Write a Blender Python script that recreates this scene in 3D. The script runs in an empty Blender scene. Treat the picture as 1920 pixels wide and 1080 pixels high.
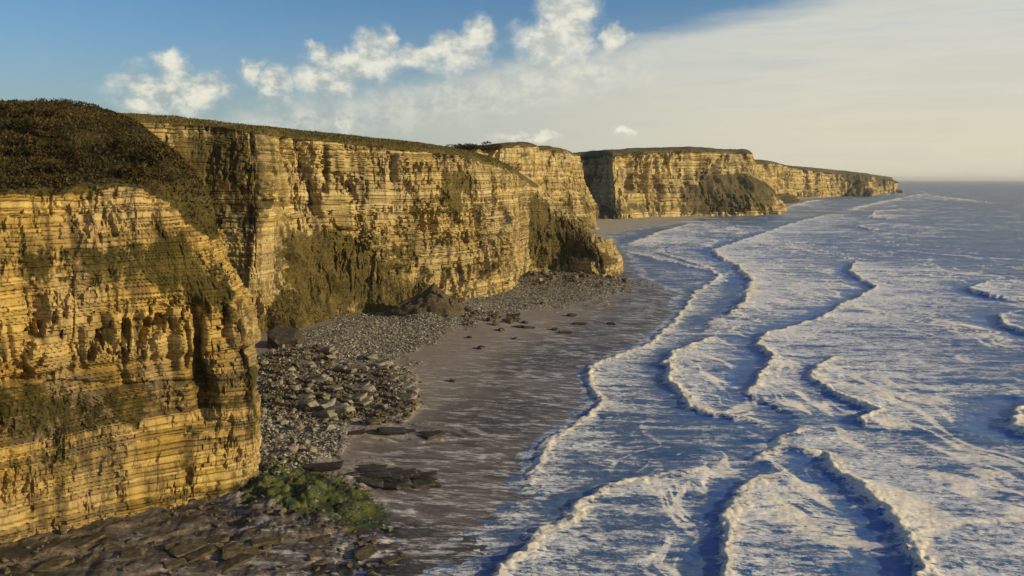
import bpy, math, random
import numpy as np
from math import radians as R

# ------------------------------------------------------------------ camera, sky, sun, exposure
S = bpy.context.scene
COL = S.collection
H = 50.0                                   # eye height above the water
FPX = 1507.0                               # focal length for a 1920 wide picture
PITCH = math.atan(203.0 / FPX)
cam = bpy.data.cameras.new('camera'); camo = bpy.data.objects.new('camera', cam); COL.objects.link(camo)
camo.location = (0, 0, H); camo.rotation_euler = (math.pi/2 - PITCH, 0, 0)
cam.sensor_width = 36; cam.lens = 36 * FPX / 1920; cam.clip_start = 1; cam.clip_end = 90000
S.camera = camo
SUN_AZ, SUN_EL = 104.0, 17.0               # clockwise from the view direction (+Y)
S.view_settings.view_transform = 'Standard'; S.view_settings.look = 'None'
S.view_settings.exposure = 0.2; S.view_settings.gamma = 1
S.render.resolution_x, S.render.resolution_y = 1024, 576

class NT:
    """short-hand for node trees"""
    def __init__(s, tree): s.t = tree; s.n = tree.nodes; s.l = tree.links
    def add(s, kind, ins=None, **props):
        nd = s.n.new(kind)
        for k, v in props.items(): setattr(nd, k, v)
        for k, v in (ins or {}).items(): s.put(nd.inputs[k], v)
        return nd
    def put(s, sock, v):
        if isinstance(v, bpy.types.NodeSocket): s.l.new(v, sock)
        else: sock.default_value = v
    def m(s, op, a, b=0.0, c=0.0, clamp=False):
        nd = s.n.new('ShaderNodeMath'); nd.operation = op; nd.use_clamp = clamp
        for i, v in enumerate((a, b, c)): s.put(nd.inputs[i], v)
        return nd.outputs[0]
    def step(s, v, lo, hi):
        nd = s.n.new('ShaderNodeMapRange'); nd.interpolation_type = 'SMOOTHSTEP'
        s.put(nd.inputs[0], v); s.put(nd.inputs[1], lo); s.put(nd.inputs[2], hi)
        return nd.outputs[0]
    def mix(s, f, a, b, mode='MIX'):
        nd = s.n.new('ShaderNodeMix'); nd.data_type = 'RGBA'; nd.blend_type = mode
        def c(v): return v if isinstance(v, bpy.types.NodeSocket) or len(v) == 4 else (*v, 1)
        s.put(nd.inputs[0], f); s.put(nd.inputs[6], c(a)); s.put(nd.inputs[7], c(b))
        return nd.outputs[2]
    def noise(s, vec, scale, detail=4, rough=0.55, lac=2.0):
        nd = s.n.new('ShaderNodeTexNoise'); s.put(nd.inputs['Vector'], vec)
        nd.inputs['Scale'].default_value = scale; nd.inputs['Detail'].default_value = detail
        nd.inputs['Roughness'].default_value = rough; nd.inputs['Lacunarity'].default_value = lac
        return nd.outputs[0]
    def scale(s, vec, v):
        nd = s.n.new('ShaderNodeMapping'); s.put(nd.inputs[0], vec); nd.inputs['Scale'].default_value = v
        return nd.outputs[0]
    def attr(s, name):
        nd = s.n.new('ShaderNodeAttribute'); nd.attribute_name = name
        return nd.outputs['Fac']
    def ramp(s, f, stops):
        nd = s.n.new('ShaderNodeValToRGB'); s.put(nd.inputs[0], f)
        e = nd.color_ramp.elements
        while len(e) < len(stops): e.new(0.5)
        for k, (p, c) in enumerate(stops): e[k].position = p; e[k].color = (*c, 1)
        return nd.outputs[0]

world = bpy.data.worlds.new('World'); S.world = world; world.use_nodes = True
def build_world():
    w = NT(world.node_tree); w.n.clear()
    sky = w.add('ShaderNodeTexSky', sky_type='NISHITA', sun_disc=False, sun_elevation=R(SUN_EL), sun_rotation=R(SUN_AZ),
                altitude=50, air_density=1.0, dust_density=1.2, ozone_density=2.0)
    tc = w.add('ShaderNodeTexCoord'); sep = w.add('ShaderNodeSeparateXYZ', {0: tc.outputs['Generated']})
    x, y, z = sep.outputs
    az = w.m('ARCTAN2', x, y)                                   # 0 straight ahead, + to the right (sea and sun side)
    el = w.m('ARCSINE', z)
    ae = w.add('ShaderNodeCombineXYZ', {0: az, 1: el, 2: 0.0}).outputs[0]
    # --- thin high cloud sheet, thicker towards the sun side
    n1 = w.noise(w.scale(ae, (1.6, 9, 1)), 3.0, 6, 0.6)
    n2 = w.noise(w.scale(ae, (1.0, 11, 1)), 2.6, 9, 0.66)
    edge = w.m('ADD', w.m('MULTIPLY', az, 0.185), 0.146)          # upper border rises to the right
    d = w.m('SUBTRACT', edge, el)
    d = w.m('ADD', d, w.m('MULTIPLY', w.m('SUBTRACT', n1, 0.5), 0.045))
    sheet = w.step(d, -0.006, 0.030)
    gap = w.step(n2, 0.30, 0.62)
    dens = w.m('MULTIPLY', sheet, w.m('MULTIPLY_ADD', gap, 0.38, 0.58))
    dens = w.m('MULTIPLY', dens, w.step(az, -0.62, 0.02))
    sunny = w.step(az, -0.45, 0.42)
    low = w.step(el, 0.22, 0.0)
    sheet_c = w.mix(sunny, (0.36, 0.43, 0.44), (0.66, 0.645, 0.555))
    sheet_c = w.mix(w.m('MULTIPLY', w.step(n2, 0.44, 0.60), 0.50), sheet_c, (0.40, 0.44, 0.44))
    sheet_c = w.mix(w.m('MULTIPLY', low, 0.55), sheet_c, w.mix(sunny, (0.33, 0.38, 0.35), (0.66, 0.58, 0.41)))
    strength = 0.10
    base = w.mix(1.0, sky.outputs[0], (strength*SKYC[0], strength*SKYC[1], strength*SKYC[2]), 'MULTIPLY')
    # haze near the horizon
    hz = w.m('MULTIPLY', w.m('POWER', w.step(el, 0.24, -0.02), 1.3), 0.85)
    base = w.mix(hz, base, w.mix(sunny, (0.33, 0.38, 0.35), (0.66, 0.58, 0.40)))
    col = w.mix(dens, base, sheet_c)
    # --- cumulus heads: (pixel x, pixel y, half width, half height) read off as directions
    heads = [(1060, 48, 52, 50), (1025, 82, 65, 34), (1092, 25, 26, 26), (1150, 78, 30, 18), (895, 75, 34, 32), (860, 98, 65, 24), (790, 108, 60, 18), (708, 95, 34, 28),
             (690, 118, 88, 20), (610, 108, 20, 16), (732, 82, 14, 14), (485, 132, 20, 17), (525, 160, 34, 26), (350, 128, 26, 22), (330, 170, 88, 30), (390, 172, 50, 24), (300, 178, 58, 36),
             (655, 228, 18, 12), (990, 258, 70, 9), (1160, 252, 30, 7), (620, 150, 60, 20)]
    wob = w.add('ShaderNodeTexNoise', {'Vector': ae, 'Scale': 26.0, 'Detail': 7.0, 'Roughness': 0.6})
    wv = w.add('ShaderNodeVectorMath', {0: wob.outputs['Color'], 1: (0.5, 0.5, 0.5)}, operation='SUBTRACT').outputs[0]
    wv = w.add('ShaderNodeVectorMath', {0: wv, 1: (0.055, 0.05, 0)}, operation='MULTIPLY').outputs[0]
    pv = w.add('ShaderNodeVectorMath', {0: ae, 1: wv}, operation='ADD').outputs[0]
    tot = None; shade = None
    for (hx, hy, hw, hh) in heads:
        a0 = math.atan2((hx-960)/FPX, 1.0); e0 = math.atan((337-hy)/FPX*1.0) * math.cos(a0)
        q = w.add('ShaderNodeVectorMath', {0: pv, 1: (a0, e0, 0)}, operation='SUBTRACT').outputs[0]
        q = w.add('ShaderNodeVectorMath', {0: q, 1: (FPX/hw*1.10, FPX/hh*1.06, 0)}, operation='MULTIPLY').outputs[0]
        qs = w.add('ShaderNodeSeparateXYZ', {0: q}).outputs; qy = w.m('ADD', w.m('MULTIPLY', w.m('MAXIMUM', qs[1], 0.0), 1.0), w.m('MULTIPLY', w.m('MINIMUM', qs[1], 0.0), 0.62))
        ln = w.m('SQRT', w.m('ADD', w.m('MULTIPLY', qs[0], qs[0]), w.m('MULTIPLY', qy, qy)))
        f = w.step(ln, 1.7, 0.1)
        tot = f if tot is None else w.m('MAXIMUM', tot, f)
    n3 = w.noise(w.scale(ae, (0.7, 1.2, 1)), 48, 7, 0.6)
    off = w.m('ABSOLUTE', w.m('SUBTRACT', el, w.m('SUBTRACT', edge, 0.036)))
    bank = w.m('MULTIPLY', w.step(off, 0.055, 0.0), w.m('MULTIPLY', w.step(az, -0.50, -0.38), w.step(az, 0.24, 0.10)))
    tot = w.m('MAXIMUM', tot, w.m('MULTIPLY', bank, 0.42))
    cum = w.m('MULTIPLY', w.step(w.m('ADD', tot, w.m('MULTIPLY', w.m('SUBTRACT', n3, 0.5), 0.62)), 0.0, 0.9), 0.88)
    n4 = w.noise(w.scale(ae, (1, 1.4, 1)), 34, 5, 0.6)
    cc = w.mix(w.step(n4, 0.36, 0.62), w.mix(sunny, (0.34, 0.39, 0.39), (0.55, 0.55, 0.48)), (0.78, 0.75, 0.62))
    col = w.mix(w.m('MULTIPLY', cum, w.step(z, 0.0, 0.02)), col, cc)
    bg = w.add('ShaderNodeBackground', {0: col, 1: 1.0})
    w.add('ShaderNodeOutputWorld', {0: bg.outputs[0]})
SKYC = (0.54, 0.80, 1.02)
build_world()

sd = bpy.data.lights.new('sun', 'SUN'); sd.energy = 4.6; sd.angle = R(0.6); sd.color = (1.0, 0.80, 0.45)
so = bpy.data.objects.new('sun', sd); COL.objects.link(so)
so.rotation_euler = (R(90 - SUN_EL), 0, R(180 - SUN_AZ) )

# ------------------------------------------------------------------ points
CP, SP = math.cos(PITCH), math.sin(PITCH)
def ray(u, v):
    a, b = (u-960)/FPX, (540-v)/FPX
    return np.array([a, CP + b*SP, -SP + b*CP])
def at(u, v, Y):                         # point of the view ray at depth Y
    d = ray(u, v); return np.array([0, 0, H]) + d * (Y/d[1])
def gd(u, v, z=0.0, zz=None):            # point of the view ray at height z
    d = ray(u, v); p = np.array([0, 0, H]) + d * ((z-H)/d[2])
    if zz is not None: p[2] = zz
    return p
def proj(P):
    x, y, z = P[..., 0], P[..., 1], P[..., 2]-H
    f = y*CP - z*SP; b = y*SP + z*CP
    return 960 + FPX*x/f, 540 - FPX*b/f

# ------------------------------------------------------------------ noise
def _h(ix, iy, iz, seed):
    n = (ix.astype(np.int64)*374761393 + iy.astype(np.int64)*668265263 + iz.astype(np.int64)*2147483647 + seed*1274126177) & 0xffffffff
    n = ((n ^ (n >> 13)) * 1274126177) & 0xffffffff
    n = ((n ^ (n >> 15)) * 2246822519) & 0xffffffff
    return ((n ^ (n >> 16)) & 0xffffff) / float(0xffffff)
def hsh(a, b=0, seed=0):
    a = np.asarray(a); return _h(a, np.zeros_like(a)+b, np.zeros_like(a), seed)
def vn(x, y, seed=0):                    # value noise 2-D, -1..1
    ix = np.floor(x); iy = np.floor(y); fx = x-ix; fy = y-iy
    fx = fx*fx*fx*(fx*(fx*6-15)+10); fy = fy*fy*fy*(fy*(fy*6-15)+10)
    z = np.zeros_like(ix)
    a = _h(ix, iy, z, seed); b = _h(ix+1, iy, z, seed); c = _h(ix, iy+1, z, seed); d = _h(ix+1, iy+1, z, seed)
    return (a+(b-a)*fx + (c+(d-c)*fx - a-(b-a)*fx)*fy)*2-1
def fbm(x, y, o=4, seed=0, g=0.5):
    t = 0; am = 1; n = 0
    for i in range(o):
        t = t + am*vn(x+i*17.3, y-i*9.1, seed+i); n += am; am *= g
        x, y = x*2.03*0.8+y*2.03*0.6, -x*2.03*0.6+y*2.03*0.8
    return t/n
def fba(x, y, o=4, seed=0, g=0.5):       # unrotated (keeps stretched directions)
    t = 0; am = 1; n = 0
    for i in range(o):
        t = t + am*vn(x+i*17.3, y-i*9.1, seed+i); n += am; am *= g; x = x*2.03; y = y*2.03
    return t/n
def ss(x, a, b):
    t = np.clip((x-a)/(b-a), 0, 1); return t*t*(3-2*t)

# ------------------------------------------------------------------ mesh helpers
def tag(o, label=None, cat=None, group=None, kind=None):
    if label: o['label'] = label
    if cat: o['category'] = cat
    if group: o['group'] = group
    if kind or cat: o['kind'] = kind or 'thing'
    return o
def link_mesh(name, V, F, mat, attrs=None, smooth=False, parent=None):
    me = bpy.data.meshes.new(name)
    V = np.asarray(V, dtype=np.float32).reshape(-1, 3); F = np.asarray(F, dtype=np.int32)
    k = F.shape[1]
    me.vertices.add(len(V)); me.vertices.foreach_set('co', V.ravel())
    me.loops.add(F.size); me.loops.foreach_set('vertex_index', F.ravel())
    me.polygons.add(len(F)); me.polygons.foreach_set('loop_start', np.arange(0, F.size, k, dtype=np.int32))
    me.polygons.foreach_set('use_smooth', np.full(len(F), smooth))
    me.update(calc_edges=True)
    for an, av in (attrs or {}).items():
        a = me.attributes.new(an, 'FLOAT', 'POINT'); a.data.foreach_set('value', np.asarray(av, dtype=np.float32).ravel())
    me.materials.append(mat)
    o = bpy.data.objects.new(name, me); COL.objects.link(o)
    if parent: o.parent = parent
    return o
def grid_faces(nr, nc, flip=False):
    i = np.arange(nr*nc).reshape(nr, nc)
    a, b, c, d = i[:-1, :-1].ravel(), i[:-1, 1:].ravel(), i[1:, 1:].ravel(), i[1:, :-1].ravel()
    return np.stack([a, d, c, b] if flip else [a, b, c, d], 1)
def pchip(P, t0, t):
    """P (n, ...), knots t0, sample at t; shape keeping cubic"""
    h = np.diff(t0); sh = (-1,)+(1,)*(P.ndim-1)
    dl = np.diff(P, axis=0)/h.reshape(sh)
    m = np.zeros_like(P); m[0] = dl[0]; m[-1] = dl[-1]
    m[1:-1] = np.where(dl[:-1]*dl[1:] > 0, 2*dl[:-1]*dl[1:]/(dl[:-1]+dl[1:]+1e-12), 0)
    soft = (dl[:-1]+dl[1:])/2
    m[1:-1] = 0.6*m[1:-1] + 0.4*soft
    k = np.clip(np.searchsorted(t0, t, side='right')-1, 0, len(t0)-2)
    u = ((t-t0[k])/h[k]).reshape(sh); hk = h[k].reshape(sh)
    return (2*u**3-3*u*u+1)*P[k] + (u**3-2*u*u+u)*hk*m[k] + (-2*u**3+3*u*u)*P[k+1] + (u**3-u*u)*hk*m[k+1]

# ------------------------------------------------------------------ materials
def new_mat(name):
    m = bpy.data.materials.new(name); m.use_nodes = True; t = NT(m.node_tree); t.n.clear()
    return m, t
def finish(t, color, rough, bump=None, bstr=0.5, bdist=0.1, spec=0.3, normal=None):
    ins = {'Base Color': color, 'Roughness': rough, 'Specular IOR Level': spec}
    p = t.add('ShaderNodeBsdfPrincipled', ins)
    if bump is not None:
        b = t.add('ShaderNodeBump', {'Strength': bstr, 'Distance': bdist, 'Height': bump}); t.put(p.inputs['Normal'], b.outputs[0])
    t.add('ShaderNodeOutputMaterial', {0: p.outputs[0]})
    return p
def rock_material(name, warm, pale, dark, vegc, det=1.0):
    m, t = new_mat(name)
    pos = t.add('ShaderNodeNewGeometry').outputs['Position']
    tint = t.attr('tint'); veg = t.attr('veg'); soil = t.attr('soil')
    n1 = t.noise(pos, 0.09*det, 5, 0.6); n2 = t.noise(pos, 1.3*det, 6, 0.65)
    nb = t.noise(t.scale(pos, (0.06, 0.06, 3.4)), 1.0*det, 6, 0.75)       # bedding streaks
    nv = t.noise(t.scale(pos, (0.9, 0.9, 0.10)), 0.55*det, 5, 0.6)       # run-off streaks
    f = t.m('ADD', t.m('MULTIPLY', tint, 0.55), t.m('MULTIPLY', nb, 0.45))
    c = t.ramp(f, [(0.18, dark), (0.42, warm), (0.72, pale)])
    c = t.mix(t.m('MULTIPLY', t.step(n1, 0.40, 0.62), 0.55), c, t.mix(0.5, c, (0.36, 0.31, 0.23)))
    c = t.mix(t.m('MULTIPLY', t.step(nv, 0.50, 0.66), 0.75), c, (0.065, 0.045, 0.022))
    c = t.mix(t.m('MULTIPLY', t.step(n2, 0.50, 0.72), 0.35), c, (0.10, 0.075, 0.04))
    v = t.m('ADD', veg, t.m('MULTIPLY', t.m('SUBTRACT', t.noise(t.scale(pos, (1, 1, 0.6)), 0.55*det, 8, 0.72), 0.5), 2.3))
    g1 = t.noise(pos, 0.16*det, 5, 0.65); g2 = t.noise(pos, 2.2*det, 4, 0.7)
    vc = t.ramp(t.m('ADD', t.m('MULTIPLY', g1, 0.6), t.m('MULTIPLY', g2, 0.4)), [(0.32, vegc[0]), (0.5, vegc[1]), (0.66, vegc[2])])
    c = t.mix(t.m('MULTIPLY', t.step(v, 0.30, 0.62), 0.93), c, vc)
    c = t.mix(soil, c, t.mix(n2, (0.085, 0.06, 0.04), (0.20, 0.155, 0.11)))
    bh = t.m('ADD', t.m('MULTIPLY', nb, 0.7), t.m('ADD', t.m('MULTIPLY', n2, 0.6), t.m('MULTIPLY', t.noise(pos, 6*det, 4, 0.7), 0.4)))
    finish(t, c, 0.92, bh, 0.75, 0.35/det, 0.15)
    return m
VEG = [(0.012, 0.011, 0.004), (0.042, 0.036, 0.008), (0.11, 0.085, 0.020)]
M_rock = rock_material('layered_limestone', (0.31, 0.196, 0.045), (0.57, 0.405, 0.135), (0.060, 0.042, 0.018), VEG)
M_rock2 = rock_material('weathered_limestone', (0.33, 0.235, 0.078), (0.56, 0.44, 0.20), (0.10, 0.075, 0.036), [(0.022, 0.018, 0.006), (0.078, 0.060, 0.017), (0.15, 0.11, 0.03)], 0.8)
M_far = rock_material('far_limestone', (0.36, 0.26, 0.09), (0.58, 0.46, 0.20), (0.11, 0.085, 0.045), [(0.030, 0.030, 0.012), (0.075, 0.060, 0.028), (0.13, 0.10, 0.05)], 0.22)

# ------------------------------------------------------------------ cliffs
def beds(n, lo, hi, seed):
    rng = np.random.default_rng(seed); th = rng.uniform(lo, hi, n)*rng.choice([0.6, 1.0, 1.0, 1.6], n)
    return np.concatenate([[-30], -30+np.cumsum(th)]), rng
def build_cliff(name, net, ds, dz, mat, label, cat='cliff', sc=1.0, patches=(), gashes=(), bulge=2.5, seed=1, dip=0.0,
                veg_base=0.0, carve=1.0, hillrow=3, relief=1.0, scrub=0.5, top_veg=0.0, zones=(), spurx=None, carvez=None):
    """net[c][r]: points, columns along the cliff, rows from foot to the land behind"""
    P = np.array([[np.asarray(p, float) for p in col] for col in net])          # C,R,3
    C, Rn = P.shape[:2]
    mid = P[:, 1:hillrow+1].mean(1)
    ts = np.concatenate([[0], np.cumsum(np.linalg.norm(np.diff(mid, axis=0), axis=1))])
    tr = np.concatenate([[0], np.cumsum(np.linalg.norm(np.diff(P, axis=1), axis=2).mean(0))])
    t_s = np.linspace(0, ts[-1], int(ts[-1]/ds)+2)
    lipt = tr[hillrow]
    a = np.linspace(0, lipt, int(lipt/dz)+2)
    bb = [lipt]; st = dz
    while bb[-1] < tr[-1]: bb.append(min(bb[-1]+st, tr[-1])); st = min(st*1.012, dz*12)
    t_r = np.concatenate([a, np.array(bb[1:])])
    Q = pchip(P, ts, t_s); Q = pchip(np.swapaxes(Q, 0, 1), tr, t_r)              # rows, cols, 3
    nr, nc = Q.shape[:2]
    du = np.gradient(Q, axis=1); dv = np.gradient(Q, axis=0)
    N = np.cross(du, dv); N /= np.linalg.norm(N, axis=2, keepdims=True)+1e-9
    s = np.broadcast_to(t_s[None, :], (nr, nc)); z = Q[..., 2]
    steep = np.clip(1-ss(N[..., 2], 0.45, 0.72), 0, 1)                           # 1 = face, 0 = land on top
    over = ss(t_r, lipt*0.985, lipt*1.03)[:, None]*np.ones((1, nc))
    u, v = proj(Q)
    def loc(pu, pv):
        ok = (Q[..., 1] > 20) & (t_r <= lipt*1.06)[:, None]
        d2 = np.where(ok, (u-pu)**2+(v-pv)**2, 1e12); lim = max(d2.min()*1.3, 30)
        return np.unravel_index(np.argmin(np.where(d2 <= lim, Q[..., 1], 1e12)), u.shape)      # the front surface there
    veg = np.full((nr, nc), veg_base) + 0.32*fbm(s/(11*sc), z/(9*sc), 4, seed+50) + top_veg*ss(z-z.max()*0.0, 35, 60)
    bare = np.zeros((nr, nc))
    tv = np.broadcast_to(t_r[:, None], (nr, nc))
    wx = fbm(s/(5*sc), z/(5*sc), 3, seed+60)*2.2*sc; wz = fbm(s/(5*sc)+40, z/(5*sc), 3, seed+61)*2.2*sc
    for (pu, pv, ru, rv, st, *sl) in patches:
        i, j = loc(pu, pv); Y = Q[i, j, 1]; k = Y/FPX
        ds_, dt_ = (s-s[i, j]+wx)/(ru*k*1.25), (tv-tv[i, j]+wz)/(rv*k)
        if sl: ds_ = ds_ + sl[0]*dt_
        veg = veg + st*np.exp(-(ds_**2+dt_**2)*1.3)
    # ---- relief of the face
    b = z + dip*s + 0.9*sc*fbm(s/(30*sc), z/(25*sc), 3, seed+1)
    if carvez: carve = carve*(0.35+0.75*ss(b, carvez[0]-1.5, carvez[0]+1.5)*ss(b, carvez[1]+1.5, carvez[1]-1.5))
    edges, rng = beds(int(260/sc)+60, 0.42*sc, 1.25*sc, seed)
    bi = np.clip(np.searchsorted(edges, b.ravel()).reshape(b.shape)-1, 0, len(edges)-2)
    fr = (b-edges[bi])/(edges[bi+1]-edges[bi])
    prot = rng.uniform(0, 1, len(edges))**1.3
    run = np.convolve(rng.normal(0, 1, len(edges)), np.ones(9)/9, 'same')*1.1     # groups of beds stand out or sit back
    soft = 1-ss(fr, 0.0, 0.22)*(1-ss(fr, 0.93, 1.0))
    wid = (rng.uniform(0.7, 2.4, len(edges))*sc)[bi]
    cj = s/wid + hsh(bi, 3, seed)*50 + 0.25*fbm(s/(1.5*sc), z/(1.5*sc), 2, seed+2)
    ci = np.floor(cj); cf = np.abs(cj-ci-0.5)*2
    blk = _h(bi.astype(float), ci, np.zeros_like(ci), seed+7)
    rough = 0.5+0.5*fbm(s/(9*sc), z/(7*sc), 4, seed+3)                            # broken zones
    brk = ss(rough, 0.42, 0.66)
    d = 0.42*prot[bi] + 0.5*run[bi] - 0.55*soft*np.clip(0.2+1.3*(1-rough), 0.2, 1)
    d = d + brk*(0.75*(blk-0.5)) - 0.22*ss(cf, 0.86, 1.0)*(0.3+brk)
    miss = ss(0.5+0.5*fbm(s/(3.2*sc), z/(5.5*sc), 4, seed+4), 0.60, 0.68)*ss(blk + 0.5*brk, 0.3, 0.6)
    d = d - 1.25*carve*miss
    crk = np.maximum(ss(1-np.abs(fba(s/(4.2*sc), z/(16*sc), 4, seed+70))*2.2, 0.72, 0.95)*ss(rough, 0.35, 0.6), 0)
    hole = ss(0.5+0.5*fbm(s/(1.9*sc)+9, z/(6.5*sc), 4, seed+71, 0.6), 0.58, 0.66)*ss(rough, 0.40, 0.62)
    d = d - carve*(0.9*crk + 2.4*hole)
    g = fba(s/(15*sc), z/(55*sc), 4, seed+5)                                        # buttresses and gullies
    d = d*sc*relief + bulge*(g*0.9 - np.abs(fba(s/(9*sc)+7, z/(30*sc), 3, seed+6))*1.0)
    d = d + bulge*0.35*fbm(s/(5*sc), z/(9*sc), 3, seed+8)
    for (pu, pv, pu2, pv2, wpx, dep) in gashes:                                     # clefts and ribs running between two points
        i, j = loc(pu, pv); i2, j2 = loc(pu2, pv2)
        s0, t0, s1, t1 = s[i, j], tv[i, j], s[i2, j2], tv[i2, j2]; k = Q[i, j, 1]/FPX
        ex, ey = s1-s0, t1-t0; L = ex*ex+ey*ey+1e-6
        q = np.clip(((s-s0)*ex+(tv-t0)*ey)/L, 0, 1)
        dd = np.hypot(s+wx*0.35-s0-q*ex, (tv-t0-q*ey))/(wpx*k)
        d = d - dep*np.exp(-dd**2*1.2)*(0.6+0.4*ss(np.minimum(q, 1-q), -0.1, 0.2))
    zt = np.zeros_like(z)
    for (z0, z1, dt_, dr, dvg) in zones:                                            # groups of beds: colour (with some painted shade), set-back, growth
        w_ = ss(b, z0-0.5*sc, z0+0.5*sc)*ss(b, z1+0.8*sc, z1-0.8*sc); zt = zt + dt_*w_; d = d + dr*w_; veg = veg + dvg*w_
    vm = ss(veg + 0.25*fbm(s/(1.6*sc), z/(1.6*sc), 3, seed+9), 0.35, 0.7)
    dveg = 0.5*sc*fbm(s/(2.5*sc), tv/(2.5*sc), 4, seed+10) + 0.22*fbm(s/0.6, tv/0.6, 2, seed+11) + bulge*0.7*fba(s/(15*sc), z/(55*sc), 2, seed+5)
    face = d*(1-0.5*vm) + dveg*0.72*vm
    tf = sc**0.8
    turf = tf*(0.55*fbm(Q[..., 0]/4/tf, Q[..., 1]/4/tf, 4, seed+12) + 1.1*scrub*np.maximum(0, fbm(Q[..., 0]/6, Q[..., 1]/6, 4, seed+13)))
    slump = ss(N[..., 2], 0.35, 0.6)*(1-over); turf = turf + slump*tf*(3.4*fba(s/(5*sc), tv/(16*sc), 4, seed+16) + 1.0*fbm(s/(2*sc), tv/(2*sc), 3, seed+17))
    rk = steep*(1-over)
    if spurx is not None: rk = np.maximum(rk, ss(Q[..., 0], spurx, spurx+6)*0.85*(Q[..., 2] < 46))
    rk = np.clip(rk, 0, 1)
    disp = face*rk + turf*(1-rk)*0.8
    disp = disp*ss(t_r, 0.0, 2.0)[:, None]
    Nh = N.copy(); Nh[..., 2] *= 0.5; Nh /= np.linalg.norm(Nh, axis=2, keepdims=True)+1e-9
    if np.median((Nh*(np.array([0, 0, H])-Q)).sum(-1)[:hillrow*4, :]) < 0: pass
    V = Q + Nh*disp[..., None]
    V[..., 0] += 0.06*sc*fbm(s/0.5/sc, z/0.5/sc, 1, seed+14)
    tint = 0.5 + 0.55*(hsh(bi, 9, seed)-0.5) + 0.35*(blk-0.5)*brk + 0.18*fbm(s/(20*sc), z/(12*sc), 3, seed+15) - 0.22*soft*(0.5+rough) + zt
    vg = np.maximum(np.clip(veg, 0, 1.3)*0.95, (1-rk)*1.2)
    o = link_mesh(name, V, grid_faces(nr, nc), mat, {'tint': np.clip(tint, 0, 1), 'veg': vg, 'soil': np.zeros_like(vg)})
    tag(o, label, cat, kind='structure')
    return o, V, Q, N, rk, u, v

def cl(foot, *up, z0=-3.0):
    f = np.array(foot, float); g = f.copy(); g[2] = z0
    return [g, *up]

near_net = [
    cl((-190, 62, 1), (-190, 65, 20), (-190, 68, 36), (-189, 72, 48), (-186, 84, 53), (-184, 104, 60), (-182, 132, 66), (-190, 190, 67)),
    cl(gd(-320, 1095, 1), at(-320, 760, 94), at(-330, 520, 96), at(-330, 372, 98), at(-330, 345, 110), at(-330, 280, 132), at(-330, 185, 162), (-180, 200, 68)),
    cl(gd(0, 1040, 1), at(0, 760, 105), at(0, 540, 106.5), at(0, 362, 109), at(0, 336, 121), at(0, 262, 147), at(0, 196, 180), (-150, 230, 68)),
    cl(gd(120, 1018, 1), at(120, 760, 110), at(122, 540, 111.5), at(118, 358, 114), at(118, 336, 124), at(118, 270, 148), at(110, 197, 180), (-140, 235, 68)),
    cl(gd(230, 998, 1), at(235, 760, 114), at(232, 545, 115.5), at(225, 348, 118), at(226, 322, 127), at(225, 270, 150), at(205, 212, 180), (-130, 235, 68)),
    cl(gd(330, 978, 1), at(338, 750, 118), at(328, 560, 120), at(302, 372, 122), at(302, 335, 130), at(290, 285, 146), at(243, 226, 174), (-122, 232, 67.5)),
    cl(gd(420, 958, 1), at(432, 745, 121), at(408, 570, 123), at(362, 425, 126), at(350, 362, 131), at(330, 312, 141), at(280, 250, 166), (-118, 228, 67)),
    cl(gd(470, 940, 1), at(482, 720, 123.5), at(455, 570, 125.5), at(402, 450, 130), at(392, 385, 134), at(345, 318, 143), at(296, 266, 164), (-116, 224, 66.5)),
    cl(gd(484, 915, 1), at(492, 690, 128), at(462, 560, 131), at(404, 440, 136), at(394, 375, 140), at(345, 312, 148), at(292, 262, 167), (-116, 222, 66.5)),
    cl((-56, 146, 1), (-57, 147, 20), (-63, 149, 34), (-72, 152, 44), (-76, 154, 49), (-80, 158, 53), (-92, 174, 61), (-118, 215, 66)),
    cl((-88, 176, 1), (-88, 177, 20), (-90, 178, 36), (-94, 181, 48), (-96, 184, 53), (-99, 188, 57), (-106, 200, 63), (-125, 220, 66)),
    cl((-112, 214, 1), (-112, 214, 20), (-112, 215, 38), (-114, 216, 52), (-115, 217, 57), (-116, 218, 60), (-118, 220, 63), (-135, 228, 65)),
]
near_patches = [(170, 470, 170, 55, 0.22), (60, 450, 70, 60, 0.15), (250, 500, 80, 45, 0.25), (30, 735, 70, 45, 0.25), (300, 440, 26, 50, 0.5), (340, 500, 34, 60, 0.55),
                (390, 540, 38, 55, 0.7), (430, 580, 32, 50, 0.7), (350, 440, 20, 40, 0.4), (455, 620, 14, 50, 0.5), (210, 350, 120, 16, 0.35), (120, 390, 150, 22, -0.5), (370, 420, 32, 60, -0.4),
                (485, 760, 14, 90, 0.35), (470, 900, 40, 40, 0.35), (200, 620, 260, 60, -0.6), (200, 780, 240, 22, 0.18), (120, 960, 260, 60, -0.1), (180, 850, 240, 30, 0.2), (300, 620, 150, 50, -0.3)]
near_gashes = [(370, 565, 377, 640, 10, 4.5), (374, 640, 384, 700, 9, 5.0), (382, 690, 388, 780, 15, 4.0), (352, 600, 358, 690, 5, 2.0), (75, 560, 85, 640, 12, 1.6), (195, 590, 210, 640, 12, 1.4), (325, 600, 330, 690, 9, 1.5), (265, 600, 270, 690, 8, 1.2),
               (460, 600, 470, 680, 8, 1.8), (425, 560, 430, 650, 7, 1.4), (150, 620, 160, 690, 9, 1.3), (350, 880, 352, 900, 8, 1.5), (0, 712, 470, 702, 5, 1.0), (300, 960, 310, 985, 8, 1.0),
               (130, 640, 136, 700, 8, 1.4), (235, 700, 245, 720, 8, 1.0), (290, 640, 300, 700, 7, 1.3), (20, 600, 30, 680, 7, 1.1)]
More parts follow.
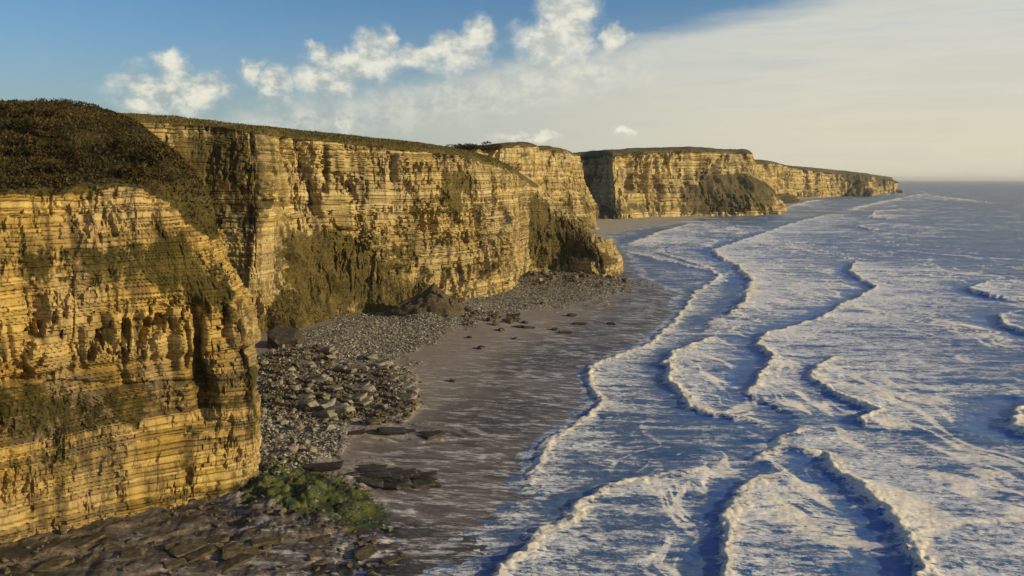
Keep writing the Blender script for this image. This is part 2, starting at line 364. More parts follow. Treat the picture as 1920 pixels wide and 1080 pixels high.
near_cliff, NV, NQ, NN, Nrk, Nu, Nv = build_cliff('cliff', near_net, 0.16, 0.125, M_rock, 'tall golden layered limestone cliff at the left with dark scrub on its sloping top', sc=0.62,
    patches=near_patches, gashes=near_gashes, bulge=1.3, seed=3, veg_base=0.10, carve=1.3, hillrow=3, relief=1.0, scrub=1.0, carvez=(23.6, 31),
    zones=[(40.5, 49, 0.06, 0.2, -0.12), (31, 40.5, -0.06, -0.1, 0.13), (22.6, 23.6, -0.3, -1.1, 0.0), (15, 22.6, -0.42, -0.6, 0.27), (10, 15.0, -0.12, 0.1, 0.05), (5.0, 9.5, 0.02, 0.3, 0.02), (-3, 4, -0.2, 0.5, 0.2), (24, 31, 0.08, 0.25, -0.2)])  # lower brown beds darkened further by tint and growth to paint in shade

def fg(u, v): return gd(u, v, 2.0)
main_net = [
    cl((-150, 215, 2), (-150, 217, 20), (-150, 219, 40), (-150, 222, 60), (-150, 228, 67), (-160, 290, 70)),
    cl((-118, 232, 2), (-118, 233, 20), (-117, 235, 40), at(242, 232, 238), at(238, 214, 246), (-150, 310, 70)),
    cl((-104, 240, 2), (-104, 241, 20), (-104, 242, 40), at(320, 234, 245), at(315, 219, 254), (-140, 320, 70)),
    cl((-93, 245, 2), (-92, 246, 20), (-92, 247, 40), at(400, 240, 249), at(395, 228, 258), (-130, 330, 70)),
    cl(fg(480, 645), at(482, 560, 246), at(480, 400, 247), at(478, 252, 249), at(475, 238, 260), (-120, 340, 70)),
    cl(fg(560, 640), at(522, 520, 262), at(515, 400, 266), at(512, 256, 268), at(512, 241, 280), (-110, 350, 70)),
    cl(fg(600, 620), at(570, 500, 278), at(545, 380, 280), at(545, 260, 282), at(545, 245, 294), (-105, 355, 70)),
    cl(fg(640, 603), at(640, 480, 286), at(625, 380, 288), at(620, 266, 291), at(620, 252, 303), (-90, 380, 69)),
    cl(fg(720, 598), at(720, 480, 294), at(712, 380, 296), at(712, 275, 300), at(710, 263, 312), (-60, 400, 68)),
    cl(fg(790, 592), at(792, 480, 303), at(785, 380, 305), at(785, 284, 309), at(780, 270, 322), (-40, 420, 66)),
    cl(fg(860, 578), at(862, 480, 318), at(858, 390, 320), at(855, 292, 325), at(842, 277, 340), (-30, 450, 62)),
    cl(fg(925, 562), at(925, 480, 336), at(922, 400, 338), at(915, 306, 348), at(900, 290, 364), (-10, 470, 58)),
    cl(fg(962, 548), at(965, 480, 356), at(966, 410, 359), at(952, 320, 372), at(935, 302, 392), (5, 480, 52)),
    cl(fg(975, 528), at(975, 470, 382), at(978, 400, 388), at(974, 334, 400), at(968, 322, 412), (14, 485, 48)),
    cl(fg(1005, 515), at(1005, 470, 412), at(1005, 420, 416), at(1004, 358, 428), at(1000, 346, 438), (22, 492, 40)),
    cl(fg(1060, 512), at(1058, 475, 420), at(1052, 435, 425), at(1044, 388, 440), at(1040, 376, 448), (30, 500, 30)),
    cl(fg(1105, 520), at(1100, 485, 412), at(1096, 455, 418), at(1089, 416, 436), at(1086, 405, 444), (45, 505, 18)),
    cl(fg(1135, 524), at(1132, 500, 404), at(1128, 478, 409), at(1118, 446, 430), at(1112, 434, 440), (58, 500, 8)),
    cl(fg(1160, 516), at(1160, 505, 414), at(1160, 490, 418), at(1159, 478, 424), at(1150, 458, 436), (66, 480, 0)),
    cl(fg(1166, 508), at(1164, 500, 430), at(1163, 490, 433), at(1160, 480, 436), at(1154, 464, 444), (66, 475, -2)),
    cl((60, 462, 2), (58, 464, 5), (55, 466, 9), (52, 468, 12), (48, 472, 14), (50, 500, -3)),
]
main_patches = [(655, 470, 90, 48, 0.9), (1020, 430, 50, 80, 0.75), (1075, 445, 60, 50, 0.75), (1125, 480, 36, 40, 0.7), (1040, 490, 60, 26, 0.45), (400, 330, 70, 80, 0.4), (520, 350, 14, 110, 0.5), (620, 530, 60, 70, 0.75), (700, 550, 90, 40, 0.6), (545, 430, 26, 80, 0.8), (575, 510, 30, 60, 0.9), (610, 575, 26, 50, 0.9), (440, 340, 60, 60, 0.42),  # brown growth on the spur also stands in for shade on its frontal face
                (400, 270, 70, 36, 0.42), (370, 350, 30, 50, 0.2), (860, 370, 30, 45, 1.0), (895, 345, 36, 18, 0.6), (838, 330, 14, 40, 0.4), (740, 320, 16, 30, 0.3), (1010, 400, 30, 45, 0.8),
                (1060, 450, 50, 38, 0.7), (1090, 440, 40, 30, 0.5), (1145, 480, 26, 40, 0.9), (1030, 480, 30, 30, 0.4), (1105, 500, 16, 14, -0.4), (900, 300, 60, 16, 0.5), (760, 480, 40, 40, 0.3),
                (530, 300, 16, 50, 0.4), (470, 460, 40, 50, 0.15), (640, 330, 110, 60, -0.35), (560, 400, 60, 60, -0.2), (920, 450, 60, 60, -0.4), (900, 520, 80, 30, -0.3), (500, 590, 70, 40, -0.4), (950, 380, 24, 60, -0.3),
                (870, 330, 30, 14, 0.5), (490, 300, 14, 50, -0.5)]
main_gashes = [(515, 262, 530, 400, 13, 9.0), (530, 390, 562, 510, 15, -4.5), (562, 505, 618, 600, 22, -8.0), (590, 470, 650, 540, 20, -3.0), (535, 300, 548, 430, 9, 3.0), (565, 262, 600, 400, 9, 3.2), (548, 270, 552, 300, 7, 2.0), (612, 270, 615, 330, 6, 1.8), (492, 262, 488, 400, 15, -5.0), (748, 290, 742, 330, 6, 2.6),
               (835, 320, 838, 380, 8, 2.0), (875, 350, 880, 400, 12, 2.0), (795, 500, 790, 545, 12, 3.5), (780, 490, 830, 520, 14, -2.0), (978, 345, 982, 500, 9, 8.0), (950, 350, 955, 520, 16, -3.0), (1015, 470, 1022, 500, 10, 5.0), (1125, 470, 1128, 515, 7, 4.0),
               (485, 560, 487, 640, 5, 1.5), (500, 645, 560, 655, 9, 3.0), (640, 430, 780, 440, 4, 1.2), (905, 440, 960, 442, 3, 1.0), (1000, 430, 1003, 470, 7, 2.5), (460, 520, 458, 560, 5, 1.6)]
main_cliff, MV, MQ, MN, Mrk, Mu, Mv = build_cliff('cliff', main_net, 0.30, 0.24, M_rock2, 'long golden layered cliff wall with a grassy top, ending in a low brown spur by the surf', sc=1.0,
    patches=main_patches, gashes=main_gashes, bulge=1.7, seed=21, veg_base=0.10, carve=1.0, hillrow=3, relief=1.15, scrub=0.3, spurx=2, zones=[(26.0, 27.0, -0.25, -0.8, 0.0), (14, 26, -0.06, -0.2, 0.06), (2, 10, 0.05, 0.2, -0.15), (12.5, 13.4, -0.2, -0.6, 0.0), (44, 56, 0.08, 0.2, -0.05)])

cove_net = [
    cl((-90, 500, 2), (-90, 505, 30), (-90, 510, 60), (-90, 520, 70), (-110, 640, 62)),
    cl((-45, 540, 2), (-45, 545, 30), (-44, 550, 60), at(855, 281, 556), (-90, 680, 66)),
    cl((0, 566, 2), at(922, 400, 570), at(925, 340, 573), at(925, 279, 577), (-60, 700, 68)),
    cl((20, 596, 2), at(975, 400, 600), at(972, 340, 602), at(972, 273, 606), (-40, 760, 72)),
    cl((30, 626, 2), at(1008, 400, 630), at(1006, 340, 634), at(1003, 274, 640), (-20, 800, 72)),
    cl((36, 700, 2), at(1020, 400, 706), at(1016, 340, 708), at(1012, 281, 712), (-10, 860, 74)),
    cl((66, 745, 2), at(1062, 400, 750), at(1050, 340, 754), at(1042, 280, 760), (0, 900, 76)),
    cl((84, 790, 2), at(1092, 380, 800), at(1080, 330, 806), at(1070, 285, 812), (10, 950, 76)),
    cl(gd(1122, 412, 3), at(1112, 380, 850), at(1098, 345, 850), at(1088, 305, 850), (30, 960, 70)),
    cl(gd(1124, 411, 3)+np.array([2, 30, 0]), at(1110, 380, 890), at(1097, 345, 890), at(1086, 303, 890), (30, 980, 70)),
    cl((70, 960, 2), (66, 965, 30), (55, 970, 55), (40, 975, 75), (20, 1000, 70)),
]
cove_cliff, CV, CQ, CN, Crk, Cu, Cv = build_cliff('cliff', cove_net, 0.8, 0.55, M_rock2, 'rounded golden rock buttress behind the brown spur, above the small bay', sc=2.0,
    patches=[(1050, 400, 50, 40, 0.6), (1100, 385, 20, 34, 0.7), (1035, 320, 14, 30, 0.4), (1050, 284, 40, 6, 0.5), (960, 290, 30, 10, -0.3)], gashes=[(1018, 285, 1026, 400, 13, 26.0), (1062, 290, 1066, 400, 16, -8.0), (1040, 330, 1045, 390, 8, 5), (985, 280, 1000, 300, 6, 4)],
    bulge=6.0, seed=33, veg_base=0.08, hillrow=3, scrub=0.3)

far_net = [
    cl((-60, 1040, 2), (-60, 1050, 30), (-60, 1060, 60), (-60, 1070, 82), (-80, 1250, 80)),
    cl((60, 1090, 2), (60, 1095, 30), (60, 1100, 60), at(1055, 295, 1110), (0, 1300, 82)),
    cl((110, 1110, 2), at(1090, 370, 1120), at(1092, 330, 1122), at(1095, 294, 1126), (60, 1360, 84)),
    cl(gd(1132, 412, 3), at(1128, 375, 1040), at(1126, 335, 1055), at(1126, 292, 1070), (110, 1380, 86)),
    cl(gd(1160, 412, 3), at(1156, 380, 985), at(1150, 330, 1000), at(1146, 290, 1012), (140, 1300, 86)),
    cl(gd(1215, 407, 3), at(1212, 375, 1040), at(1208, 330, 1050), at(1206, 286, 1062), (200, 1340, 88)),
    cl(gd(1270, 404, 3), at(1268, 375, 1090), at(1262, 330, 1100), at(1260, 284, 1112), (260, 1400, 88)),
    cl(gd(1320, 402, 3), at(1318, 375, 1110), at(1312, 330, 1122), at(1308, 283, 1134), (310, 1440, 88)),
    cl(gd(1380, 401, 3), at(1368, 372, 1120), at(1352, 325, 1145), at(1356, 285, 1165), (340, 1480, 88)),
    cl(gd(1440, 399, 3), at(1418, 368, 1145), at(1395, 325, 1175), at(1385, 286, 1195), (360, 1500, 86)),
    cl(gd(1476, 397, 2), at(1452, 368, 1210), at(1424, 332, 1215), at(1407, 287, 1222), (370, 1500, 84)),
    cl(gd(1484, 394, 2)+np.array([0, 25, 0]), at(1456, 368, 1260), at(1426, 332, 1260), at(1408, 288, 1262), (375, 1500, 84)),
    cl((400, 1420, 2), (390, 1425, 30), (385, 1430, 60), (380, 1440, 85), (370, 1560, 82)),
]
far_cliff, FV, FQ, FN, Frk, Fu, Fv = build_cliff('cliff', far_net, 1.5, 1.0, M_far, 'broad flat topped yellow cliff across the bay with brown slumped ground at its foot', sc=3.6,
    patches=[(1420, 360, 50, 30, 0.9), (1370, 370, 60, 34, 0.9), (1320, 365, 50, 26, 0.6), (1395, 335, 22, 18, 0.5), (1180, 388, 90, 16, 0.6), (1290, 388, 70, 16, 0.55), (1240, 350, 60, 14, 0.25), (1150, 380, 30, 30, 0.4), (1330, 340, 20, 30, 0.4), (1260, 310, 80, 20, -0.2), (1110, 330, 20, 30, 0.5), (1300, 360, 40, 20, 0.3)],
    gashes=[(1108, 296, 1112, 370, 16, 8), (1345, 310, 1365, 360, 9, 9), (1240, 330, 1245, 370, 7, 8), (1290, 320, 1292, 360, 7, 6), (1380, 300, 1400, 340, 6, -6), (1190, 300, 1188, 340, 6, 6), (1222, 292, 1224, 330, 5, 6)],
    bulge=10.0, seed=44, veg_base=0.10, hillrow=3, relief=1.0, scrub=0.3)

end_net = [
    cl((420, 1500, 2), (420, 1505, 30), (420, 1510, 60), at(1350, 305, 1540), (500, 2000, 90)),
    cl((620, 1760, 2), at(1440, 365, 1780), at(1438, 330, 1790), at(1436, 306, 1800), (620, 2300, 92)),
    cl(gd(1500, 371, 2), at(1500, 355, 2180), at(1498, 335, 2190), at(1496, 317, 2210), (800, 2700, 92)),
    cl(gd(1545, 369, 2), at(1545, 355, 2330), at(1543, 338, 2345), at(1540, 322, 2360), at(1535, 318, 2600)),
    cl(gd(1590, 367, 2), at(1590, 355, 2480), at(1588, 340, 2500), at(1585, 328, 2530), at(1580, 320, 2780)),
    cl(gd(1618, 368, 2), at(1618, 355, 2500), at(1616, 342, 2520), at(1612, 330, 2560), at(1612, 324, 2820)),
    cl(gd(1648, 363.5, 2), at(1648, 353, 2800), at(1645, 343, 2830), at(1642, 333, 2870), at(1636, 328, 3000)),
    cl(gd(1680, 361, 2), at(1680, 354, 3020), at(1678, 346, 3030), at(1676, 339, 3050), at(1668, 334, 3200)),
    cl(gd(1688, 360, 2), at(1687, 355, 3120), at(1686, 348, 3130), at(1684, 342, 3140), (1480, 3500, 56)),
    cl((1500, 3500, 2), (1495, 3510, 15), (1490, 3520, 30), (1480, 3540, 45), (1400, 3700, 50)),
]
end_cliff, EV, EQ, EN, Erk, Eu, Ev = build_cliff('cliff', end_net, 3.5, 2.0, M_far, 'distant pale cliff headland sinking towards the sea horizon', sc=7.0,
    patches=[(1450, 340, 40, 14, 0.4), (1605, 345, 12, 20, 0.5)], gashes=[(1606, 330, 1606, 365, 6, 30), (1655, 336, 1640, 362, 4, 14)], bulge=14.0, seed=55, veg_base=0.05, hillrow=3, scrub=0.3)

# ------------------------------------------------------------------ lines traced on the ground
def line(pts, z=0.0): return np.array([gd(u, v, z)[:2] for u, v in pts])
def dist_line(X, Y, L, taper=False):
    """distance, signed (+ on the seaward side of a line drawn from far to near), and distance from the ends along it"""
    best = np.full(X.shape, 1e9); sg = np.zeros(X.shape); tl = np.zeros(X.shape)
    acc = 0.0
    tot = np.hypot(*np.diff(L, axis=0).T).sum()
    for a, b in zip(L[:-1], L[1:]):
        ex, ey = b-a; LL = ex*ex+ey*ey; ln = math.sqrt(LL)
        q = np.clip(((X-a[0])*ex+(Y-a[1])*ey)/LL, 0, 1)
        dx, dy = X-a[0]-q*ex, Y-a[1]-q*ey; d = np.hypot(dx, dy)
        cr = ex*(Y-a[1])-ey*(X-a[0])
        m = d < best
        best = np.where(m, d, best); sg = np.where(m, np.sign(cr), sg); tl = np.where(m, acc+q*ln, tl)
        acc += ln
    return best*np.where(sg == 0, 1, sg), tl, tot
shore = line([(1700, 359), (1600, 366), (1490, 376), (1470, 396), (1480, 399), (1340, 405), (1230, 424), (1140, 441), (1172, 470), (1205, 522), (1270, 548), (1240, 605), (1198, 642), (1095, 688), (1082, 720), (1092, 768), (1045, 805), (985, 848), (968, 900), (955, 940), (905, 1000), (850, 1080)])
shore = np.vstack([[1700, 5000], shore, [(-13, 70), (-8, 40), (10, -200)]])
foot = line([(1480, 395), (1110, 414)], 2.0)

def polar(az0, az1, na, dists):
    az = np.radians(np.linspace(az0, az1, na)); D = np.asarray(dists)[:, None]
    return D*np.sin(az)[None, :], D*np.cos(az)[None, :]

# ---- beach
vv = np.concatenate([np.linspace(1700, 1120, 50)[:-1], np.linspace(1120, 560, 430)[:-1], np.linspace(560, 352, 230)])
dd = H/np.tan(np.arctan((vv-540)/FPX)+PITCH)
BX, BY = polar(-62, 30, 900, dd)
sdist, _, _ = dist_line(BX, BY, shore)
land = -sdist + 3.0*fbm(BX/11, BY/15, 4, 31)
bz = np.where(land > 0, 0.075*land - 0.0006*np.minimum(land, 60)**2, 0.05*land)
bz = np.clip(bz, -4, 3.4)
bz += np.where(land > 0, 0.0, 0)
lm = ss(land, 2, 25)
nz = 1.0
BU, BVp = proj(np.stack([BX, BY, bz], -1))
def blob(X, Y, u, v, ru, rv, rot=0.0):
    """soft ellipse on the ground centred where the sight line of (u, v) meets it"""
    c = gd(u, v, 1.0); rx = ru*c[1]/FPX; ry = abs(gd(u, v-rv, 1.0)[1]-gd(u, v+rv, 1.0)[1])/2
    dx, dy = X-c[0], Y-c[1]
    cs, sn = math.cos(rot), math.sin(rot)
    return np.exp(-(((dx*cs+dy*sn)/rx)**2+((-dx*sn+dy*cs)/ry)**2))
wn = fbm(BX/6, BY/9, 4, 5)
cob = np.zeros_like(BX)
for a in [(590, 760, 120, 90), (560, 840, 90, 60), (700, 640, 130, 40), (760, 610, 140, 30), (640, 700, 130, 50), (1020, 545, 140, 30), (1100, 535, 80, 22), (900, 575, 120, 25), (540, 690, 60, 60), (850, 600, 90, 25), (720, 730, 60, 50)]:
    cob = np.maximum(cob, blob(BX, BY, *a))
cob = ss(cob + 0.25*wn, 0.30, 0.55)
farb = ss(BY, 520, 640)                                             # the pale sand and shingle of the far bays
ledge = np.zeros_like(BX)
for a in [(250, 1060, 420, 60), (500, 1020, 240, 60), (650, 1040, 130, 70), (300, 990, 260, 40), (560, 960, 120, 45)]:
    ledge = np.maximum(ledge, blob(BX, BY, *a))
ledge = ss(ledge + 0.22*wn, 0.32, 0.52)
# stepped rock ledges: beds dipping seaward, broken into plates
def terraces(X, Y, th, seed, ang):
    c, s_ = math.cos(ang), math.sin(ang)
    a = X*c+Y*s_; b = -X*s_+Y*c
    q = a*0.5/th*0.25 + 1.6*fbm(X/22, Y/22, 4, seed) + 0.25*fbm(X/3, Y/3, 3, seed+1)
    k = np.floor(q); f = q-k
    return (k % 3)*0.33 + ss(f, 0.0, 0.12) * 0.33 - 0.25*f, k
t1, k1 = terraces(BX, BY, 0.4, 70, 1.25)
t2, k2 = terraces(BX, BY, 0.3, 75, 1.05)
bz = bz + lm*(0.10*fbm(BX/9, BY/9, 4, 6))
alg = BX*0.86 + BY*0.5
acr = BX*0.5 - BY*0.86 + 1.6*fbm(BX/16, BY/16, 4, 71) + 0.5*fbm(BX/3, BY/3, 3, 72)     # across the strike of the beds
jb = np.floor(alg/6.0 + 0.5*fbm(BX/4, BY/4, 2, 73)); jr = np.floor(acr/2.0)
acr = acr + 0.9*(hsh(jb, 5, 74)-0.5)
plate = hsh(jb*7+jr*13, 5, 76)
stp = sum(ss(acr, a_, a_-0.4)*h_ for a_, h_ in [(-130, .5), (-128, .8), (-124, 1.0), (-121.5, .5), (-118.5, .7), (-115, .6), (-113, 1.1), (-109, .6), (-106, .6), (-104, .9), (-100.5, .6), (-97, .8), (-92, .8)]) + 0.15*plate
ledge_line = sum(np.exp(-((acr-a_+0.6)/0.5)**2) for a_ in (-124, -118.5, -113, -104, -97))
bz = bz*(1-0.75*ledge) + ledge*(0.25*stp + 0.1 + 0.28*fbm(BX/1.4, BY/1.4, 4, 8) + 0.5*fbm(BX/5, BY/5, 3, 7))
slab = ss(np.maximum.reduce([blob(BX, BY, 640, 745, 130, 45), blob(BX, BY, 700, 770, 90, 30), blob(BX, BY, 560, 700, 70, 35)]) + 0.25*wn, 0.25, 0.6)
bz = bz + slab*(1.3*t2 + 0.3*fbm(BX/1.0, BY/1.6, 3, 9))
low = ss(np.maximum.reduce([blob(BX, BY, 700, 820, 170, 18), blob(BX, BY, 720, 895, 130, 18), blob(BX, BY, 640, 880, 120, 20), blob(BX, BY, 830, 810, 100, 14)])+0.3*wn, 0.3, 0.6)
bz = bz + low*(0.55*t2)*(1-ledge)
cobn = np.abs(fbm(BX/1.1, BY/1.5, 3, 10))
bz = bz + cob*(0.55*cobn + 0.3*fbm(BX/4, BY/4, 3, 11))*ss(BY, 900, 300)
green = ss(np.maximum.reduce([blob(BX, BY, 600, 945, 110, 40), blob(BX, BY, 540, 905, 70, 30), blob(BX, BY, 670, 970, 70, 28), blob(BX, BY, 500, 930, 40, 45)]) + 0.18*wn, 0.33, 0.55)
mound = np.maximum.reduce([blob(BX, BY, 560, 950, 130, 50), blob(BX, BY, 500, 930, 60, 55)])
bz = bz + mound*(1.5 + 1.0*fbm(BX/2.8, BY/2.8, 4, 14) + 0.5*np.floor(3*fbm(BX/3+5, BY/2, 3, 15)+0.5))
heap = np.maximum(blob(BX, BY, 820, 608, 60, 16), 0.6*blob(BX, BY, 900, 612, 60, 12))
bz = bz + heap*2.5*(1+0.4*wn)
spill = np.maximum(blob(BX, BY, 1000, 530, 60, 14), blob(BX, BY, 1080, 528, 80, 12)); bz = bz + spill*1.8
wet = ss(12.0*(1+0.8*wn)+5*fbm(BX/14, BY/14, 3, 12) + 6, 0, 14)*0 + (1-ss(bz, 0.9, 2.1))
wet = np.clip(np.maximum(wet*(1-0.7*cob), 0.55*ledge), 0, 1)*(1-farb*0.7)
bz = bz + wet*(1-ledge)*0.10*fba(BX/5, BY/1.2, 4, 13)
spit = line([(1475, 397), (1555, 398)], 0.5)
dsp, tsp, _ = dist_line(BX, BY, spit); bz = np.maximum(bz, 2.4-np.abs(dsp)*0.10)
mb, t = new_mat('beach_rock')
pos = t.add('ShaderNodeNewGeometry').outputs['Position']
n1 = t.noise(pos, 0.35, 6, 0.65); n2 = t.noise(pos, 2.2, 6, 0.7)
vor = t.add('ShaderNodeTexVoronoi', {'Vector': pos, 'Scale': 1.5, 'Randomness': 1.0})
vor2 = t.add('ShaderNodeTexVoronoi', {'Vector': pos, 'Scale': 0.55, 'Randomness': 1.0})
stone = t.ramp(t.add('ShaderNodeSeparateColor', {0: vor.outputs['Color']}).outputs[0], [(0.0, (0.13, 0.115, 0.09)), (0.5, (0.28, 0.25, 0.20)), (1.0, (0.52, 0.48, 0.40))])
crack = t.step(vor.outputs['Distance'], 0.62, 0.28)
stone = t.mix(crack, (0.07, 0.06, 0.048), stone)
sand = t.mix(n1, (0.22, 0.185, 0.14), (0.40, 0.35, 0.28))
c = t.mix(t.attr('cob'), t.mix(n1, (0.15, 0.12, 0.10), (0.26, 0.22, 0.18)), stone)
c = t.mix(t.attr('farb'), c, sand)
lc = t.mix(t.step(t.m('ADD', t.m('MULTIPLY', n2, 0.5), t.m('MULTIPLY', n1, 0.5)), 0.35, 0.65), (0.018, 0.015, 0.010), (0.080, 0.060, 0.036))  # dark ledge rock, its colour includes the shade lying over it
lc = t.mix(t.m('MULTIPLY', t.attr('rim'), t.step(n2, 0.35, 0.6)), lc, (0.34, 0.24, 0.12))
c = t.mix(t.attr('ledge'), c, lc)
streak = t.noise(t.scale(pos, (0.14, 0.9, 1)), 1.0, 8, 0.7)
big = t.noise(t.scale(pos, (0.028, 0.085, 1)), 1.0, 6, 0.62)
wetc = t.mix(t.step(streak, 0.42, 0.60), (0.030, 0.027, 0.026), (0.155, 0.135, 0.125))
wetc = t.mix(t.step(big, 0.44, 0.56), t.mix(0.85, wetc, (0.015, 0.013, 0.012)), t.mix(0.25, wetc, (0.17, 0.125, 0.10)))
c = t.mix(t.m('MULTIPLY', t.attr('wet'), 0.85), c, wetc)
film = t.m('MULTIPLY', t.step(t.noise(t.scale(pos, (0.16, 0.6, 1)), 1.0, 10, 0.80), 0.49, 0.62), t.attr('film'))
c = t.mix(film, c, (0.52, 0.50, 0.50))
c = t.mix(t.step(t.m('ADD', t.attr('green'), t.m('MULTIPLY', t.m('SUBTRACT', n2, 0.5), 4.5)), 0.45, 0.8), c, t.mix(t.step(n1, 0.40, 0.68), (0.018, 0.027, 0.004), (0.085, 0.095, 0.010)))
rgh = t.m('SUBTRACT', 0.9, t.m('MULTIPLY', t.attr('wet'), 0.50))
bh = t.m('ADD', t.m('MULTIPLY', t.m('MULTIPLY', vor.outputs['Distance'], t.attr('cob')), -1.2), t.m('ADD', t.m('MULTIPLY', n2, 0.6), t.m('MULTIPLY', streak, 0.5)))
finish(t, c, rgh, bh, 0.7, 0.35, 0.35)
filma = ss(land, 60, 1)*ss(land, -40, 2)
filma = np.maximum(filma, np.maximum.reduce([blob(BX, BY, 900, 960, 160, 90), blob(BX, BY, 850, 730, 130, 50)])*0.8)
beach = link_mesh('beach', np.stack([BX, BY, bz], -1), grid_faces(*BX.shape, flip=True), mb,
    {'cob': cob*(1-farb), 'farb': farb, 'ledge': ledge, 'wet': wet, 'green': green, 'rim': np.clip(ledge_line, 0, 1)*ledge, 'film': filma}, smooth=True)
tag(beach, 'grey shingle and dark wet rock platform at the foot of the cliffs', kind='structure')
def ground_z(x, y):
    d = math.hypot(x, y); az = math.degrees(math.atan2(x, y))
    i = int(np.argmin(np.abs(dd-d))); j = int(round((az+62)/92*899)); j = min(max(j, 0), 899)
    return float(bz[i, j])

# ---- sea
vv2 = np.concatenate([np.linspace(1700, 1120, 60)[:-1], np.linspace(1120, 345, 620)[:-1], np.linspace(345, 337.9, 40)])
dd2 = H/np.tan(np.arctan((vv2-540)/FPX)+PITCH)
az_a = np.concatenate([np.linspace(-14, 36, 900), np.linspace(36, 75, 100)[1:]])
SX = dd2[:, None]*np.sin(np.radians(az_a))[None, :]; SY = dd2[:, None]*np.cos(np.radians(az_a))[None, :]
sd2, _, _ = dist_line(SX, SY, shore); sd2 = sd2 - 3.0*fbm(SX/11, SY/15, 4, 31)
waves = [  # line from far to near, height, trail length, strength of foam behind, clear strip ahead, painted sky-blue
    ([(1215, 468), (1330, 505), (1345, 520), (1300, 550), (1262, 605), (1215, 645), (1110, 685), (1100, 712), (1118, 765), (1065, 800), (1005, 842), (990, 895), (988, 925), (930, 985), (880, 1040)], 0.8, 14, 0.75, 4),
    ([(1300, 418), (1230, 437), (1165, 462)], 0.8, 60, 0.9, 10),
    ([(1165, 470), (1235, 487), (1330, 508)], 0.8, 25, 0.7, 12),
    ([(1560, 400), (1480, 420), (1400, 448), (1333, 470), (1345, 484), (1378, 498), (1405, 530), (1396, 565), (1345, 600), (1295, 640), (1310, 652), (1345, 660)], 1.5, 60, 0.95, 10),
    ([(1345, 628), (1262, 664), (1246, 684), (1256, 722), (1288, 768), (1390, 792), (1475, 808)], 1.2, 34, 0.85, 8),
    ([(1660, 488), (1600, 493), (1590, 512), (1640, 542), (1560, 583), (1528, 600), (1432, 628), (1414, 650), (1440, 672), (1428, 700), (1398, 738), (1440, 764), (1530, 800), (1570, 808)], 1.8, 55, 0.95, 12),
    ([(1580, 668), (1528, 690), (1514, 708), (1556, 742), (1640, 776), (1612, 788), (1625, 815)], 1.3, 30, 0.8, 9),
    ([(1520, 805), (1450, 822), (1425, 850), (1398, 868)], 0.9, 12, 0.9, 5),
    ([(1330, 876), (1250, 888), (1170, 908), (1082, 940), (1062, 968), (1010, 995), (978, 1030), (930, 1080), (880, 1140)], 1.0, 12, 0.85, 5),
    ([(1450, 850), (1540, 858), (1600, 915), (1652, 965), (1700, 1020), (1716, 1080), (1720, 1140)], 1.7, 40, 0.95, 11),
    ([(1470, 880), (1428, 895), (1385, 925), (1370, 962), (1354, 1020), (1342, 1085), (1330, 1150)], 1.3, 20, 0.95, 7),
    ([(1740, 362), (1690, 371), (1620, 385), (1570, 398)], 1.2, 80, 0.6, 10),
    ([(1860, 380), (1790, 372), (1730, 365)], 1.4, 60, 0.8, 10),
    ([(1700, 392), (1640, 396), (1625, 408), (1690, 413)], 1.3, 40, 0.7, 10),
    ([(1660, 418), (1600, 424), (1640, 434)], 1.2, 26, 0.7, 8),
    ([(1920, 526), (1850, 530), (1808, 546), (1865, 560), (1960, 566)], 1.8, 40, 0.8, 12),
    ([(1925, 585), (1870, 592), (1880, 612), (1960, 640)], 1.8, 16, 0.5, 12),
    ([(1940, 750), (1900, 775), (1890, 805), (1960, 835)], 1.8, 10, 0.5, 14),
    ([(1530, 375), (1490, 383), (1440, 398)], 0.8, 70, 0.6, 8),
    ([(1960, 490), (1760, 478), (1680, 470)], 1.0, 20, 0.3, 10),
]
hgt = np.zeros_like(SX); foam = np.zeros_like(SX); clear = np.zeros_like(SX); crest = np.zeros_like(SX)
wob = 1.9*fbm(SX/8, SY/8, 3, 81) + 1.1*fbm(SX/2.2, SY/2.2, 3, 82)
for L, A, tr_, st, cl_ in waves:
    LL = line(L); far_k = max(1.0, float(np.mean(LL[:, 1]))/320)
    d, tl, tot = dist_line(SX, SY, LL)
    k = far_k
    dw = d + wob*k*0.8
    end = ss(tl, 0, 0.10*tot)*ss(tot-tl, 0, 0.10*tot)
    end = np.where(np.hypot(0, 0) >= 0, end, end)
    near = np.abs(d)
    rise = ss(dw, -0.8*k, 1.0*k); fall = np.exp(-np.maximum(dw, 0)/(7*k))
    prof = rise*(0.25*np.exp(-np.maximum(dw, 0)/(tr_*1.2)) + 0.75*fall)
    along = 0.75 + 0.35*vn(tl/(14*k), tl*0, 83)
    hgt += A*math.sqrt(k)*0.72*prof*end*along - 0.25*A*np.exp(-((dw+5*k)/(4*k))**2)*end
    ft = np.where(dw > -0.3*k, np.exp(-np.maximum(dw, 0)/tr_), 0)*st*(0.35+0.65*end)
    foam = np.maximum(foam, ft)
    crest = np.maximum(crest, np.exp(-((dw-1.1*k)/(1.7*k))**2)*end)
    clear = np.maximum(clear, np.where(dw < 0, np.exp(-(np.maximum(-dw-cl_*0.22*k, 0)/(cl_*0.42*k))**2), 0)*end*(0.70+0.3*vn(tl/(11*k), tl*0, 84)))
zonef = np.zeros_like(SX)
